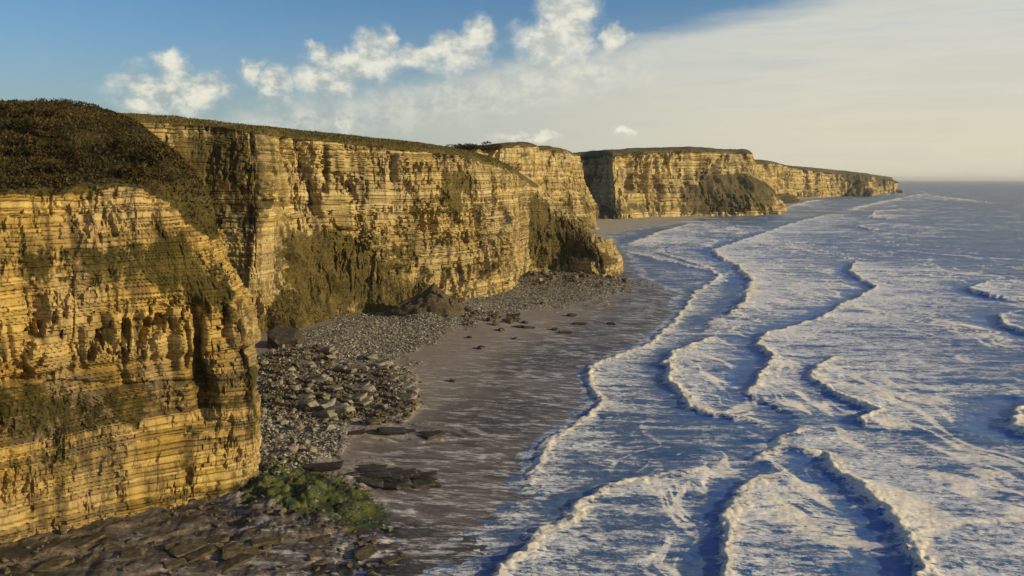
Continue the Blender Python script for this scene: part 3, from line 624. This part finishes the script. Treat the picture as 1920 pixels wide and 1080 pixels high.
for (u, v, ru, rv, w_) in [(1300, 460, 160, 40, .75), (1500, 560, 130, 60, .55), (1420, 700, 160, 100, .55), (1650, 880, 260, 110, .75), (1800, 990, 240, 100, .6), (1150, 960, 200, 120, .5), (1480, 1000, 140, 100, .55),
                           (1750, 505, 200, 18, .5), (1700, 680, 200, 60, .35), (1250, 740, 100, 60, .5), (1300, 425, 120, 18, .8), (1560, 640, 120, 40, .5), (1800, 545, 160, 14, .6), (1430, 385, 150, 14, .7), (1180, 850, 120, 60, .45), (1350, 860, 120, 50, .5), (1680, 760, 120, 40, .6)]:
    zonef = np.maximum(zonef, w_*blob(SX, SY, u, v, ru, rv))
calm = np.zeros_like(SX)
for (u, v, ru, rv, w_) in [(1700, 450, 200, 50, .8), (1850, 640, 130, 80, .6), (1860, 790, 90, 50, .7), (1800, 420, 200, 40, .8), (1640, 640, 70, 40, .3), (1860, 1000, 120, 60, .3)]:
    calm = np.maximum(calm, w_*blob(SX, SY, u, v, ru, rv))
streak = 0.5+0.5*fba(SX/26, SY/6.0, 5, 90, 0.6)
fine = 0.5+0.5*fbm(SX/2.6, SY/2.0, 4, 91, 0.62)
offs = ss(sd2, 0, 500)
amb = 0.15 + zonef*0.42 - calm*0.20 - 0.04*offs
F = np.maximum(foam, amb + 0.0)
F = np.clip(F*(0.86+0.60*fba(SX/18, SY/7, 4, 85)) - 0.72*clear*(1-crest*0.6) + 0.10*clear*fba(SX/9, SY/1.6, 3, 86), 0, 1)
F = np.maximum(F, crest*(0.95+0.5*fbm(SX/3, SY/3, 3, 87)))
# swell and chop
dl = np.hypot(SX, SY)
lod = lambda w: ss(dl, w*260, w*120)
swell = (0.6*fba(SX/70+3, SY/34, 3, 92) + 0.55*fba(SX/24, SY/11, 3, 99)*ss(dl, 3000, 1200))*ss(sd2, 10, 250)
chop = 0.30*fba(SX/9, SY/4.5, 3, 93)*lod(4.5) + 0.10*fbm(SX/1.8, SY/1.3, 3, 94)*lod(1.8)
lump = 0.16*np.clip(F, 0, 1)*np.abs(fbm(SX/1.7, SY/1.7, 3, 95))*lod(2.2) + 0.35*crest*np.abs(fbm(SX/2.4, SY/2.4, 3, 96))*lod(3.0)
fade = ss(sd2, -6, 2)
szz = (hgt + swell + chop*(0.35+0.65*(1-clear)) + lump)*np.clip(fade, 0.1, 1) - 0.0
q1 = fba(SX/17 + 1.2*fbm(SX/40, SY/40, 3, 101), SY/75, 4, 102, 0.55)
zz1 = ss(sd2, 6, 30)*ss(sd2, 420, 160)*ss(dl, 1500, 500)*(1-0.8*clear)*(1-crest)
rid = ss(1-np.abs(q1)*10, 0.1, 1.0)*ss(fbm(SX/30, SY/45, 3, 103), -0.35, 0.15)*zz1
rid = np.maximum(rid, 0.8*ss(1-np.abs(fba(SX/9+1.3*fbm(SX/25, SY/25, 3, 105), SY/38, 4, 104, 0.6))*9, 0.1, 1.0)*ss(fbm(SX/22, SY/33, 3, 106), -0.1, 0.3)*zz1)
hgt = hgt + 0.55*rid + 0.35*ss(q1, -0.12, 0.12)*zz1
F = np.clip(F + 0.75*rid, 0, 1.1)
lines = ss(1-np.abs(fbm(SX/15, SY/11, 4, 97, 0.55))*5, 0.2, 1.0)
F = np.clip(F + 0.55*lines*np.clip(amb+0.15, 0, 1)*(1-clear)*ss(dl, 1500, 500), 0, 1)
farl = ss(1-np.abs(fba(SX/160, SY/60, 4, 98, 0.55))*5, 0.3, 1.0)*ss(dl, 500, 900)*ss(sd2, 900, 100)
F = np.clip(F + 0.5*farl, 0, 1)
far_flat = ss(dl, 9000, 2500); szz = szz*far_flat + 0.15
edge_foam = np.exp(-((sd2-1.5)/3.0)**2)*0.5
F = np.maximum(F, edge_foam*(0.4+fine))
ms, t = new_mat('sea_water')
pos = t.add('ShaderNodeNewGeometry').outputs['Position']
foa = t.attr('foam'); cre = t.attr('crest'); sha = t.attr('shallow'); fl = t.attr('near')
st1 = t.noise(t.scale(pos, (0.05, 0.30, 1)), 1.0, 9, 0.68)
st2 = t.noise(t.scale(pos, (0.32, 0.80, 1)), 1.3, 10, 0.80)
web = t.noise(pos, 0.55, 9, 0.78)
wr = t.m('SUBTRACT', 1.0, t.m('MULTIPLY', t.m('ABSOLUTE', t.m('SUBTRACT', web, 0.5)), 3.2))
nn = t.m('ADD', t.m('MULTIPLY', st1, 0.42), t.m('ADD', t.m('MULTIPLY', st2, 0.36), t.m('MULTIPLY', wr, 0.16)))
thr = t.m('SUBTRACT', 0.592, t.m('MULTIPLY', foa, 0.145))
fm = t.step(t.m('SUBTRACT', nn, thr), -0.028, 0.045)
fm = t.m('MULTIPLY', fm, t.m('MULTIPLY_ADD', foa, 0.40, 0.58), clamp=True)
deep = t.mix(t.attr('offs'), (0.022, 0.095, 0.27), (0.046, 0.074, 0.100))
deep = t.mix(t.attr('clear'), deep, (0.016, 0.125, 0.48))  # sky reflection on the shoreward wave faces painted in as strong blue
deep = t.mix(t.m('MULTIPLY', sha, 0.5), deep, (0.07, 0.09, 0.12))
deep = t.mix(t.m('MULTIPLY', t.step(nn, 0.44, 0.56), 0.45), deep, (0.17, 0.21, 0.28))
fc = t.mix(t.step(t.m('ADD', t.m('MULTIPLY', st2, 0.5), t.m('MULTIPLY', t.noise(t.scale(pos, (0.5, 1.1, 1)), 2.2, 6, 0.8), 0.5)), 0.40, 0.58), (0.25, 0.32, 0.48), (0.92, 0.88, 0.82))
fc = t.mix(t.m('MULTIPLY', cre, 0.85), fc, (0.92, 0.79, 0.58))  # sunlit warmth of the wave lips painted into the foam colour
c = t.mix(fm, deep, fc)
rg = t.m('MULTIPLY_ADD', fm, 0.45, 0.35)
bh = t.m('ADD', t.m('MULTIPLY', st2, 0.8), t.m('MULTIPLY', t.noise(t.scale(pos, (0.7, 1.3, 1)), 1.6, 6, 0.65), 0.35))
bh = t.m('ADD', bh, t.m('MULTIPLY', fm, 0.15))
p = finish(t, c, rg, bh, 0.55, 0.4, 0.32); p.inputs['IOR'].default_value = 1.33
sea = link_mesh('sea', np.stack([SX, SY, szz], -1), grid_faces(*SX.shape, flip=True), ms,
    {'foam': F, 'crest': np.maximum(crest, 0.75*rid), 'shallow': 1-ss(sd2, 2, 40), 'offs': np.maximum(ss(sd2, 120, 420), ss(dl, 600, 1500)), 'clear': np.clip(clear, 0, 1)*ss(dl, 1200, 500), 'near': ss(dl, 900, 200)}, smooth=True)
tag(sea, 'rough blue grey sea with cream surf lines rolling in', kind='structure')

# ------------------------------------------------------------------ stones, slabs and rubble
import bmesh
def hull(n, sx, sy, sz, seed, flat=0.0):
    rng = random.Random(seed); bm = bmesh.new()
    for i in range(n):
        zz = 1-2*(i+0.5)/n; r = math.sqrt(1-zz*zz); ph = i*2.399963+rng.uniform(-.4, .4)
        p = np.array([r*math.cos(ph), r*math.sin(ph), zz]); e = 0.45 if flat else 0.75
        p = np.sign(p)*np.abs(p)**e; p = p/np.max(np.abs(p))*rng.uniform(0.72, 1.0) if flat else p*rng.uniform(0.75, 1.05)
        bm.verts.new((p[0]*sx, p[1]*sy, p[2]*sz))
    r = bmesh.ops.convex_hull(bm, input=bm.verts)
    for v in [v for v in bm.verts if not v.link_faces]: bm.verts.remove(v)
    bmesh.ops.triangulate(bm, faces=bm.faces[:])
    bm.verts.index_update()
    V = np.array([v.co[:] for v in bm.verts]); F = np.array([[v.index for v in f.verts] for f in bm.faces]); bm.free()
    return V, F
def rough_stone(V, F, amp, fr, seed, cuts=2):
    """split the hull's faces and fray them a little"""
    bm = bmesh.new(); vs = [bm.verts.new(v) for v in V]
    for f in F: bm.faces.new([vs[i] for i in f])
    bmesh.ops.subdivide_edges(bm, edges=bm.edges[:], cuts=cuts, use_grid_fill=True)
    bm.normal_update()
    P = np.array([v.co[:] for v in bm.verts]); N = np.array([v.normal[:] for v in bm.verts])
    D = fbm(P[:, 0]*fr+P[:, 2]*fr*0.7, P[:, 1]*fr-P[:, 2]*fr*1.3, 3, seed)*amp
    P = P + N*D[:, None]; bmesh.ops.triangulate(bm, faces=bm.faces[:]); bm.verts.index_update()
    Fo = np.array([[v.index for v in f.verts] for f in bm.faces]); bm.free()
    return P, Fo
def stone_material(name, a, b, c_, rough=0.85):
    m, t = new_mat(name)
    pos = t.add('ShaderNodeNewGeometry').outputs['Position']; oi = t.add('ShaderNodeObjectInfo').outputs['Random']
    n = t.noise(pos, 1.6, 6, 0.7); n2 = t.noise(t.scale(pos, (0.6, 0.6, 5)), 1.0, 5, 0.7)
    c = t.ramp(t.m('ADD', t.m('MULTIPLY', n, 0.6), t.m('MULTIPLY', n2, 0.4)), [(0.35, a), (0.5, b), (0.66, c_)])
    c = t.mix(t.m('MULTIPLY', oi, 0.35), c, a)
    finish(t, c, rough, n, 0.7, 0.15, 0.2)
    return m
M_stone = stone_material('grey_boulder_stone', (0.09, 0.08, 0.06), (0.22, 0.195, 0.15), (0.38, 0.34, 0.25))
M_dark = stone_material('dark_wet_stone', (0.018, 0.016, 0.012), (0.05, 0.042, 0.03), (0.12, 0.10, 0.07), 0.5)
M_brown = stone_material('brown_rubble_stone', (0.03, 0.024, 0.014), (0.09, 0.07, 0.04), (0.22, 0.17, 0.09))
lib = {}
def rock_mesh(kind, k):
    key = (kind, k)
    if key not in lib:
        if kind == 'boulder': V, F = hull(16, 1, 0.85, 0.65, 100+k)
        elif kind == 'slab': V, F = hull(20, 1.0, 0.55, 0.16, 200+k, 1)
        else: V, F = hull(24, 1, 0.9, 0.8, 300+k, 1)
        V, F = rough_stone(V, F, 0.16 if kind == 'block' else 0.07 if kind == 'boulder' else 0.04, 2.3, k, 4 if kind == 'block' else 2)
        me = bpy.data.meshes.new(kind); me.from_pydata([tuple(v) for v in V], [], [tuple(int(i) for i in f) for f in F]); me.update()
        lib[key] = me
    return lib[key]
def place_rock(name, kind, k, x, y, size, rz, mat, label, group=None, tilt=(0, 0), sink=0.25, cat='boulder', sz=1.0):
    me = rock_mesh(kind, k)
    if not me.materials or me.materials[0] != mat:
        key2 = (kind, k, mat.name)
        if key2 not in lib: m2 = me.copy(); m2.materials.clear(); m2.materials.append(mat); lib[key2] = m2
        me = lib[key2]
    o = bpy.data.objects.new(name, me); COL.objects.link(o)
    hz = size*(0.65 if kind == 'boulder' else 0.16 if kind == 'slab' else 0.8)*sz
    o.location = (x, y, ground_z(x, y) + hz*(1-2*sink)); o.scale = (size, size, size*sz); o.rotation_euler = (tilt[0], tilt[1], rz)
    return tag(o, label, cat, group)
rr = random.Random(5)
def scatter_in(u, v, ru, rv):
    while True:
        a, b_ = rr.uniform(-1, 1), rr.uniform(-1, 1)
        if a*a+b_*b_ <= 1: p = gd(u+a*ru, v+b_*rv, 1.5); return p[0], p[1]
for i in range(70):
    x, y = scatter_in(645, 735, 130, 62)
    place_rock('rock_slab', 'slab', i % 6, x, y, rr.uniform(1.2, 3.3), -0.62+rr.gauss(0, 0.25), M_stone, 'flat grey slab in the tilted rock shelf on the shingle under the cliff cove',
               'tilted slabs on the shingle', (rr.gauss(0.10, 0.08), rr.gauss(-0.12, 0.08)), 0.15, 'rock slab', rr.uniform(0.8, 1.8))
for i in range(60):
    x, y = scatter_in(*rr.choice([(560, 800, 75, 60), (540, 700, 45, 50), (600, 760, 70, 40)]))
    place_rock('boulder', 'boulder', i % 7, x, y, rr.uniform(0.5, 1.3), rr.uniform(0, 6.3), M_stone, 'pale grey boulder lying on the shingle beside the near cliff', 'boulders beside the near cliff', (rr.gauss(0, .2), rr.gauss(0, .2)))
for i in range(50):
    x, y = scatter_in(*rr.choice([(1060, 530, 100, 14), (1120, 530, 70, 14), (1000, 530, 50, 16)]))
    place_rock('boulder', 'boulder', i % 7, x, y, rr.uniform(0.8, 2.2), rr.uniform(0, 6.3), M_brown if i % 3 else M_stone, 'tan boulder in the rockfall apron at the toe of the brown spur', 'boulders at the toe of the spur', (rr.gauss(0, .2), rr.gauss(0, .2)))
for i in range(34):
    x, y = scatter_in(900, 605, 70, 14)
    place_rock('boulder', 'boulder', i % 7, x, y, rr.uniform(0.6, 1.5), rr.uniform(0, 6.3), M_brown, 'brown boulder spilling seaward from the dark rubble heap', 'boulders by the rubble heap', (rr.gauss(0, .2), rr.gauss(0, .2)))
for i, (u, v, sz_, lb) in enumerate([(1146, 608, 1.9, 'squat black rock alone on the wet foreshore nearest the surf'), (1072, 596, 2.0, 'low dark rock on wet sand off the spur'), (1042, 622, 1.6, 'dark weedy rock right of the shingle edge'),
        (940, 627, 1.7, 'flat dark rock at the seaward edge of the pale shingle'), (902, 659, 1.6, 'brown weedy rock out on the wet flat'), (880, 640, 1.2, 'small dark rock next to the shingle edge'),
        (985, 612, 1.5, 'dark rock in the row of reef stones'), (848, 721, 1.2, 'lone dark stone on the brown wet flat'), (700, 806, 1.8, 'knobbly tan rock at the end of the dark pool'),
        (1018, 576, 1.4, 'small dark rock below the rockfall apron'), (965, 640, 1.1, 'smallest dark stone near the reef row')]):
    p = gd(u, v, 1.0); place_rock('beach_rock', 'boulder', i % 7, p[0], p[1], sz_, 0.4*i, M_dark if i != 8 else M_brown, lb, None, (0, 0), 0.3, 'rock', 0.6)
for i in range(40):
    x, y = scatter_in(*rr.choice([(760, 815, 150, 12), (700, 890, 110, 10), (1000, 610, 90, 20), (740, 905, 60, 8)]))
    place_rock('reef_rock', 'slab', i % 6, x, y, rr.uniform(1.2, 3.4), rr.gauss(0.05, 0.2), M_dark, 'low black reef rock poking out of the wet flat', 'reef rocks on the wet flat', (0, rr.gauss(0, .08)), 0.2, 'rock', 1.0)
for i in range(28):
    x, y = scatter_in(*rr.choice([(250, 1050, 260, 30), (560, 1030, 180, 35), (420, 1020, 200, 30), (700, 1050, 60, 30)]))
    place_rock('ledge_block', 'slab', i % 6, x, y, rr.uniform(0.8, 2.6), 0.52+rr.gauss(0, 0.3), M_brown, 'broken dark slab lying on the stepped rock ledges below the near cliff', 'blocks on the stepped ledges', (rr.gauss(0, .1), rr.gauss(0, .1)), 0.2, 'boulder')
# dark rubble heap under the fallen part of the long cliff
def mound_mesh(rx, ry, h, seed, n=70):
    g = np.linspace(-1.25, 1.25, n); A, B = np.meshgrid(g, g)
    r = np.hypot(A*(1+0.25*np.sign(A)), B); e = np.clip(1-r+0.18*fbm(A*2, B*2, 3, seed), 0, 1)
    Z = h*e**1.15 + 0.10*h*fbm(A*5, B*5, 4, seed+1)*(e > 0.02) - 0.25 - 4.0*ss(r, 0.95, 1.15)
    return np.stack([A*rx, B*ry, Z], -1), grid_faces(n, n)
pc = gd(815, 600, 2.0)
V, F = mound_mesh(13, 9, 9.0, 5)
V[..., 0] += pc[0]; V[..., 1] += pc[1]+2; V[..., 2] += ground_z(pc[0], pc[1])
pile = link_mesh('rubble_heap', V, F, M_brown); tag(pile, 'dark brown cone of fallen rubble against the foot of the long cliff', 'rubble heap')
for i in range(46):
    a = rr.uniform(0, 6.28); q = rr.uniform(0.15, 0.9); x = pc[0]+math.cos(a)*12*q; y = pc[1]+2+math.sin(a)*8*q
    o = place_rock('boulder', 'boulder', i % 7, x, y, rr.uniform(0.5, 1.5), rr.uniform(0, 6.3), M_brown, 'brown boulder lodged on the cone of fallen rubble', 'boulders on the rubble heap', (rr.gauss(0, .3), rr.gauss(0, .3)))
    o.location.z += 9.0*max(0, 1-q*1.1)**1.15*0.85
# big fallen block in the corner of the cove
pb = gd(535, 662, 1.5)
o = place_rock('fallen_block', 'block', 3, pb[0], pb[1]+1, 5.0, 0.2, M_dark, 'huge dark fallen block in the corner behind the near cliff', None, (0.15, 0.1), 0.25, 'boulder', 0.75)

# shingle: countless small stones as one mesh
st_lib = [hull(9, 1, 0.85, 0.6, 900+k) for k in range(6)]
rng = np.random.default_rng(11)
def scatter_field(weight, count, lo, hi, seed):
    r = np.random.default_rng(seed)
    area = np.abs(np.gradient(BY, axis=0)*np.gradient(BX, axis=1)); w_ = (weight*area/(1+BY/260)**1.5).ravel(); w_ = w_/w_.sum()
    k = r.choice(w_.size, count, p=w_); i, j = np.unravel_index(k, BX.shape)
    jx = r.uniform(-.5, .5, count)*np.gradient(BX, axis=1)[i, j]; jy = r.uniform(-.5, .5, count)*np.gradient(BY, axis=0)[i, j]
    size = lo*(hi/lo)**(r.uniform(0, 1, count)**2.2)
    return BX[i, j]+jx, BY[i, j]+jy, bz[i, j], size, r
def stones(name, weight, count, lo, hi, seed, mat, label):
    x, y, z, size, r = scatter_field(weight, count, lo, hi, seed)
    Vs, Fs, off = [], [], 0
    for k, (V0, F0) in enumerate(st_lib):
        m = np.arange(count) % 6 == k; n = m.sum(); a = r.uniform(0, 6.28, n); c, s_ = np.cos(a), np.sin(a); sz_ = size[m]
        tl = r.normal(0, 0.3, n)
        X = V0[None, :, 0]*sz_[:, None]; Y_ = V0[None, :, 1]*sz_[:, None]; Z = V0[None, :, 2]*sz_[:, None] + X*tl[:, None]
        P = np.stack([X*c[:, None]-Y_*s_[:, None]+x[m][:, None], X*s_[:, None]+Y_*c[:, None]+y[m][:, None], Z+z[m][:, None]+0.1*sz_[:, None]], -1)
        Vs.append(P.reshape(-1, 3)); Fs.append((F0[None]+(np.arange(n)*len(V0))[:, None, None]+off).reshape(-1, 3)); off += n*len(V0)
    o = link_mesh(name, np.concatenate(Vs), np.concatenate(Fs), mat); return tag(o, label, 'shingle', kind='stuff')
mp, t = new_mat('shingle_stone')
gi = t.add('ShaderNodeNewGeometry').outputs['Random Per Island']; gp = t.add('ShaderNodeNewGeometry').outputs['Position']
c = t.ramp(gi, [(0.0, (0.06, 0.053, 0.04)), (0.45, (0.19, 0.17, 0.13)), (0.8, (0.29, 0.26, 0.20)), (1.0, (0.46, 0.42, 0.34))])
c = t.mix(t.step(t.noise(gp, 0.12, 3), 0.45, 0.62), c, t.mix(0.5, c, (0.09, 0.06, 0.03)))
finish(t, c, 0.85)
stones('shingle', np.clip(cob - 0.9*farb, 0, 1)**1.2, 42000, 0.13, 0.50, 21, mp, 'grey and tan shingle stones strewn under the cliffs')
stones('rock_debris', np.clip(slab+0.6*spill+0.05*ledge, 0, 1), 9000, 0.2, 0.9, 22, M_brown, 'angular brown rock debris on the shelves and spur toe')

# ------------------------------------------------------------------ scrub, bushes and grass
ml, t = new_mat('scrub_leaves')
gi = t.add('ShaderNodeNewGeometry').outputs['Random Per Island']; gp = t.add('ShaderNodeNewGeometry').outputs['Position']
f = t.m('ADD', t.m('MULTIPLY', gi, 0.25), t.m('MULTIPLY', t.noise(gp, 0.10, 6, 0.65), 0.95))
c = t.ramp(f, [(0.32, (0.009, 0.010, 0.003)), (0.50, (0.026, 0.024, 0.006)), (0.60, (0.055, 0.034, 0.012)), (0.78, (0.095, 0.075, 0.022))])
finish(t, c, 0.8, spec=0.1)
mg, t = new_mat('dry_grass')
gi = t.add('ShaderNodeNewGeometry').outputs['Random Per Island']
finish(t, t.ramp(gi, [(0.0, (0.035, 0.040, 0.010)), (0.6, (0.10, 0.085, 0.024)), (1.0, (0.24, 0.17, 0.055))]), 0.8, spec=0.1)
def leaf_cloud(P, size, r, up=0.4):
    """small leaf faces with random tilt at points P"""
    n = len(P); a = r.normal(0, 1, (n, 3)); a /= np.linalg.norm(a, axis=1, keepdims=True)
    b_ = np.cross(a, r.normal(0, 1, (n, 3))); b_ /= np.linalg.norm(b_, axis=1, keepdims=True)+1e-9
    a[:, 2] = np.abs(a[:, 2])+up
    s_ = (size*r.uniform(0.6, 1.4, n))[:, None]
    V = np.stack([P-b_*s_*0.5, P+b_*s_*0.5, P+a*s_], 1).reshape(-1, 3)
    return V, np.arange(n*3).reshape(-1, 3)
def surface_points(V, w_, count, r):
    e1 = np.gradient(V, axis=0); e2 = np.gradient(V, axis=1); ar = np.linalg.norm(np.cross(e1, e2), axis=-1)
    p = (w_*ar).ravel(); p = p/p.sum(); k = r.choice(p.size, count, p=p); i, j = np.unravel_index(k, w_.shape)
    return V[i, j] + e1[i, j]*r.uniform(-.5, .5, (count, 1)) + e2[i, j]*r.uniform(-.5, .5, (count, 1)), i, j
r = np.random.default_rng(3)
w_hill = (1-Nrk)*(NV[..., 1] < 215)*(NV[..., 1] > 60)*(0.7+ss(fbm(NV[..., 0]/9, NV[..., 1]/9, 3, 77), -0.2, 0.3))
P, i, j = surface_points(NV, w_hill, 130000, r)
hh = 0.25+1.5*np.maximum(0, fbm(P[:, 0]/4.5, P[:, 1]/4.5, 3, 78)); P[:, 2] += r.uniform(0, 1, len(P))*hh
V, F = leaf_cloud(P, 0.34, r); tag(link_mesh('scrub', V, F, ml), 'dark brown and green scrub matted over the sloping headland', 'scrub', kind='stuff')
P, i, j = surface_points(MV, (1-Mrk)*(np.arange(MV.shape[0])[:, None] < MV.shape[0]*0.9)*(MV[..., 1] < 480)*(MV[..., 0] < 0)*(0.4+ss(fbm(MV[..., 0]/8, MV[..., 1]/8, 3, 79), -0.1, 0.3)), 60000, r)
V, F = leaf_cloud(P, 0.30, r, 0.7); tag(link_mesh('grass', V, F, mg), 'rough yellowish grass along the top of the long cliff', 'grass', kind='stuff')
def bush_mesh(k):
    r = np.random.default_rng(400+k); n = 900
    cs = r.normal(0, 0.42, (9, 3)); cs[:, 2] = np.abs(cs[:, 2])*0.7+0.15; rad = r.uniform(0.3, 0.5, 9)
    q = r.integers(0, 9, n); dv = r.normal(0, 1, (n, 3)); dv /= np.linalg.norm(dv, axis=1, keepdims=True)
    P = cs[q]+dv*rad[q][:, None]*r.uniform(0.75, 1.05, (n, 1)); P[:, 2] = np.maximum(P[:, 2], 0.0)
    V, F = leaf_cloud(P, 0.16, r, 0.2)
    me = bpy.data.meshes.new('crown'); me.from_pydata(V.tolist(), [], F.tolist()); me.materials.append(ml); me.update(); return me
bush_lib = [bush_mesh(k) for k in range(4)]
def stem_mesh():
    bm = bmesh.new(); rs = random.Random(3)
    for k in range(5):
        a = k*1.26; tip = (0.3*math.cos(a), 0.3*math.sin(a), 0.45)
        ring = []
        for (px, py, pz, rd) in [(0.04*math.cos(a), 0.04*math.sin(a), -0.15, 0.05), (*tip, 0.018)]:
            ring.append([bm.verts.new((px+rd*math.cos(q*2.094), py+rd*math.sin(q*2.094), pz)) for q in range(3)])
        for q in range(3): bm.faces.new([ring[0][q], ring[0][(q+1) % 3], ring[1][(q+1) % 3], ring[1][q]])
    me = bpy.data.meshes.new('stems'); bm.to_mesh(me); bm.free(); me.materials.append(M_brown); return me
stems = stem_mesh()
def bush(p, size, k, label, group, sz=0.75, parts=True):
    root = bpy.data.objects.new('shrub', None); COL.objects.link(root); root.location = p; root.rotation_euler = (0, 0, rr.uniform(0, 6.3)); root.scale = (size, size, size*sz)
    tag(root, label, 'shrub', group)
    a = bpy.data.objects.new('crown', bush_lib[k % 4]); COL.objects.link(a); a.parent = root
    if parts: b_ = bpy.data.objects.new('stems', stems); COL.objects.link(b_); b_.parent = root
def on_surface(V, u, v, Uo, Vo, ymax=1e9):
    d2 = np.where(V[..., 1] < ymax, (Uo-u)**2+(Vo-v)**2, 1e12); k = np.argmin(d2); return V.reshape(-1, 3)[k]
NU, NVv = proj(NV)
for i in range(60):
    u = rr.uniform(0, 330); vtop = 195+max(0, u-150)*0.55; vbot = 352-max(0, u-200)*0.10
    v = rr.uniform(vtop+6, max(vtop+14, vbot))
    p = on_surface(NV, u, v, NU, NVv, 200)
    bush(tuple(p-np.array([0, 0, 0.2])), rr.uniform(1.4, 3.0), i, 'dark gorse bush in the matted scrub on the sloping headland', 'gorse bushes on the headland slope')
CU, CVv = proj(CV)
for i, (u, v, s_, lb) in enumerate([(862, 276, 8, 'low dark thicket at the left end of the clifftop row against the sky'), (885, 275, 7, 'low dark thicket in the middle of the clifftop row'), (905, 277, 7, 'dark thicket just left of the tallest clifftop bush'),
        (928, 276, 9, 'tallest dark clifftop bush beside the lit yellow corner')]):
    Y = 556 if u < 900 else 574; p = at(u, v+5, Y); bush(tuple(p), s_, i, lb, None, 0.5)

# ------------------------------------------------------------------ air
mh, t = new_mat('haze_air')
pv = t.add('ShaderNodeVolumePrincipled', {'Color': (0.86, 0.88, 0.92, 1), 'Density': 0.000035, 'Anisotropy': 0.2})
t.add('ShaderNodeOutputMaterial', {1: pv.outputs[0]})
x0, x1, y0, y1, z0, z1 = -90000, 90000, -6000, 90000, -12, 150
hv = [(x, y, z) for z in (z0, z1) for y in (y0, y1) for x in (x0, x1)]
hz_o = link_mesh('haze', hv, [(0, 2, 3, 1), (4, 5, 7, 6), (0, 1, 5, 4), (2, 6, 7, 3), (0, 4, 6, 2), (1, 3, 7, 5)], mh)
tag(hz_o, 'thin pale sea haze over the whole bay', kind='stuff')
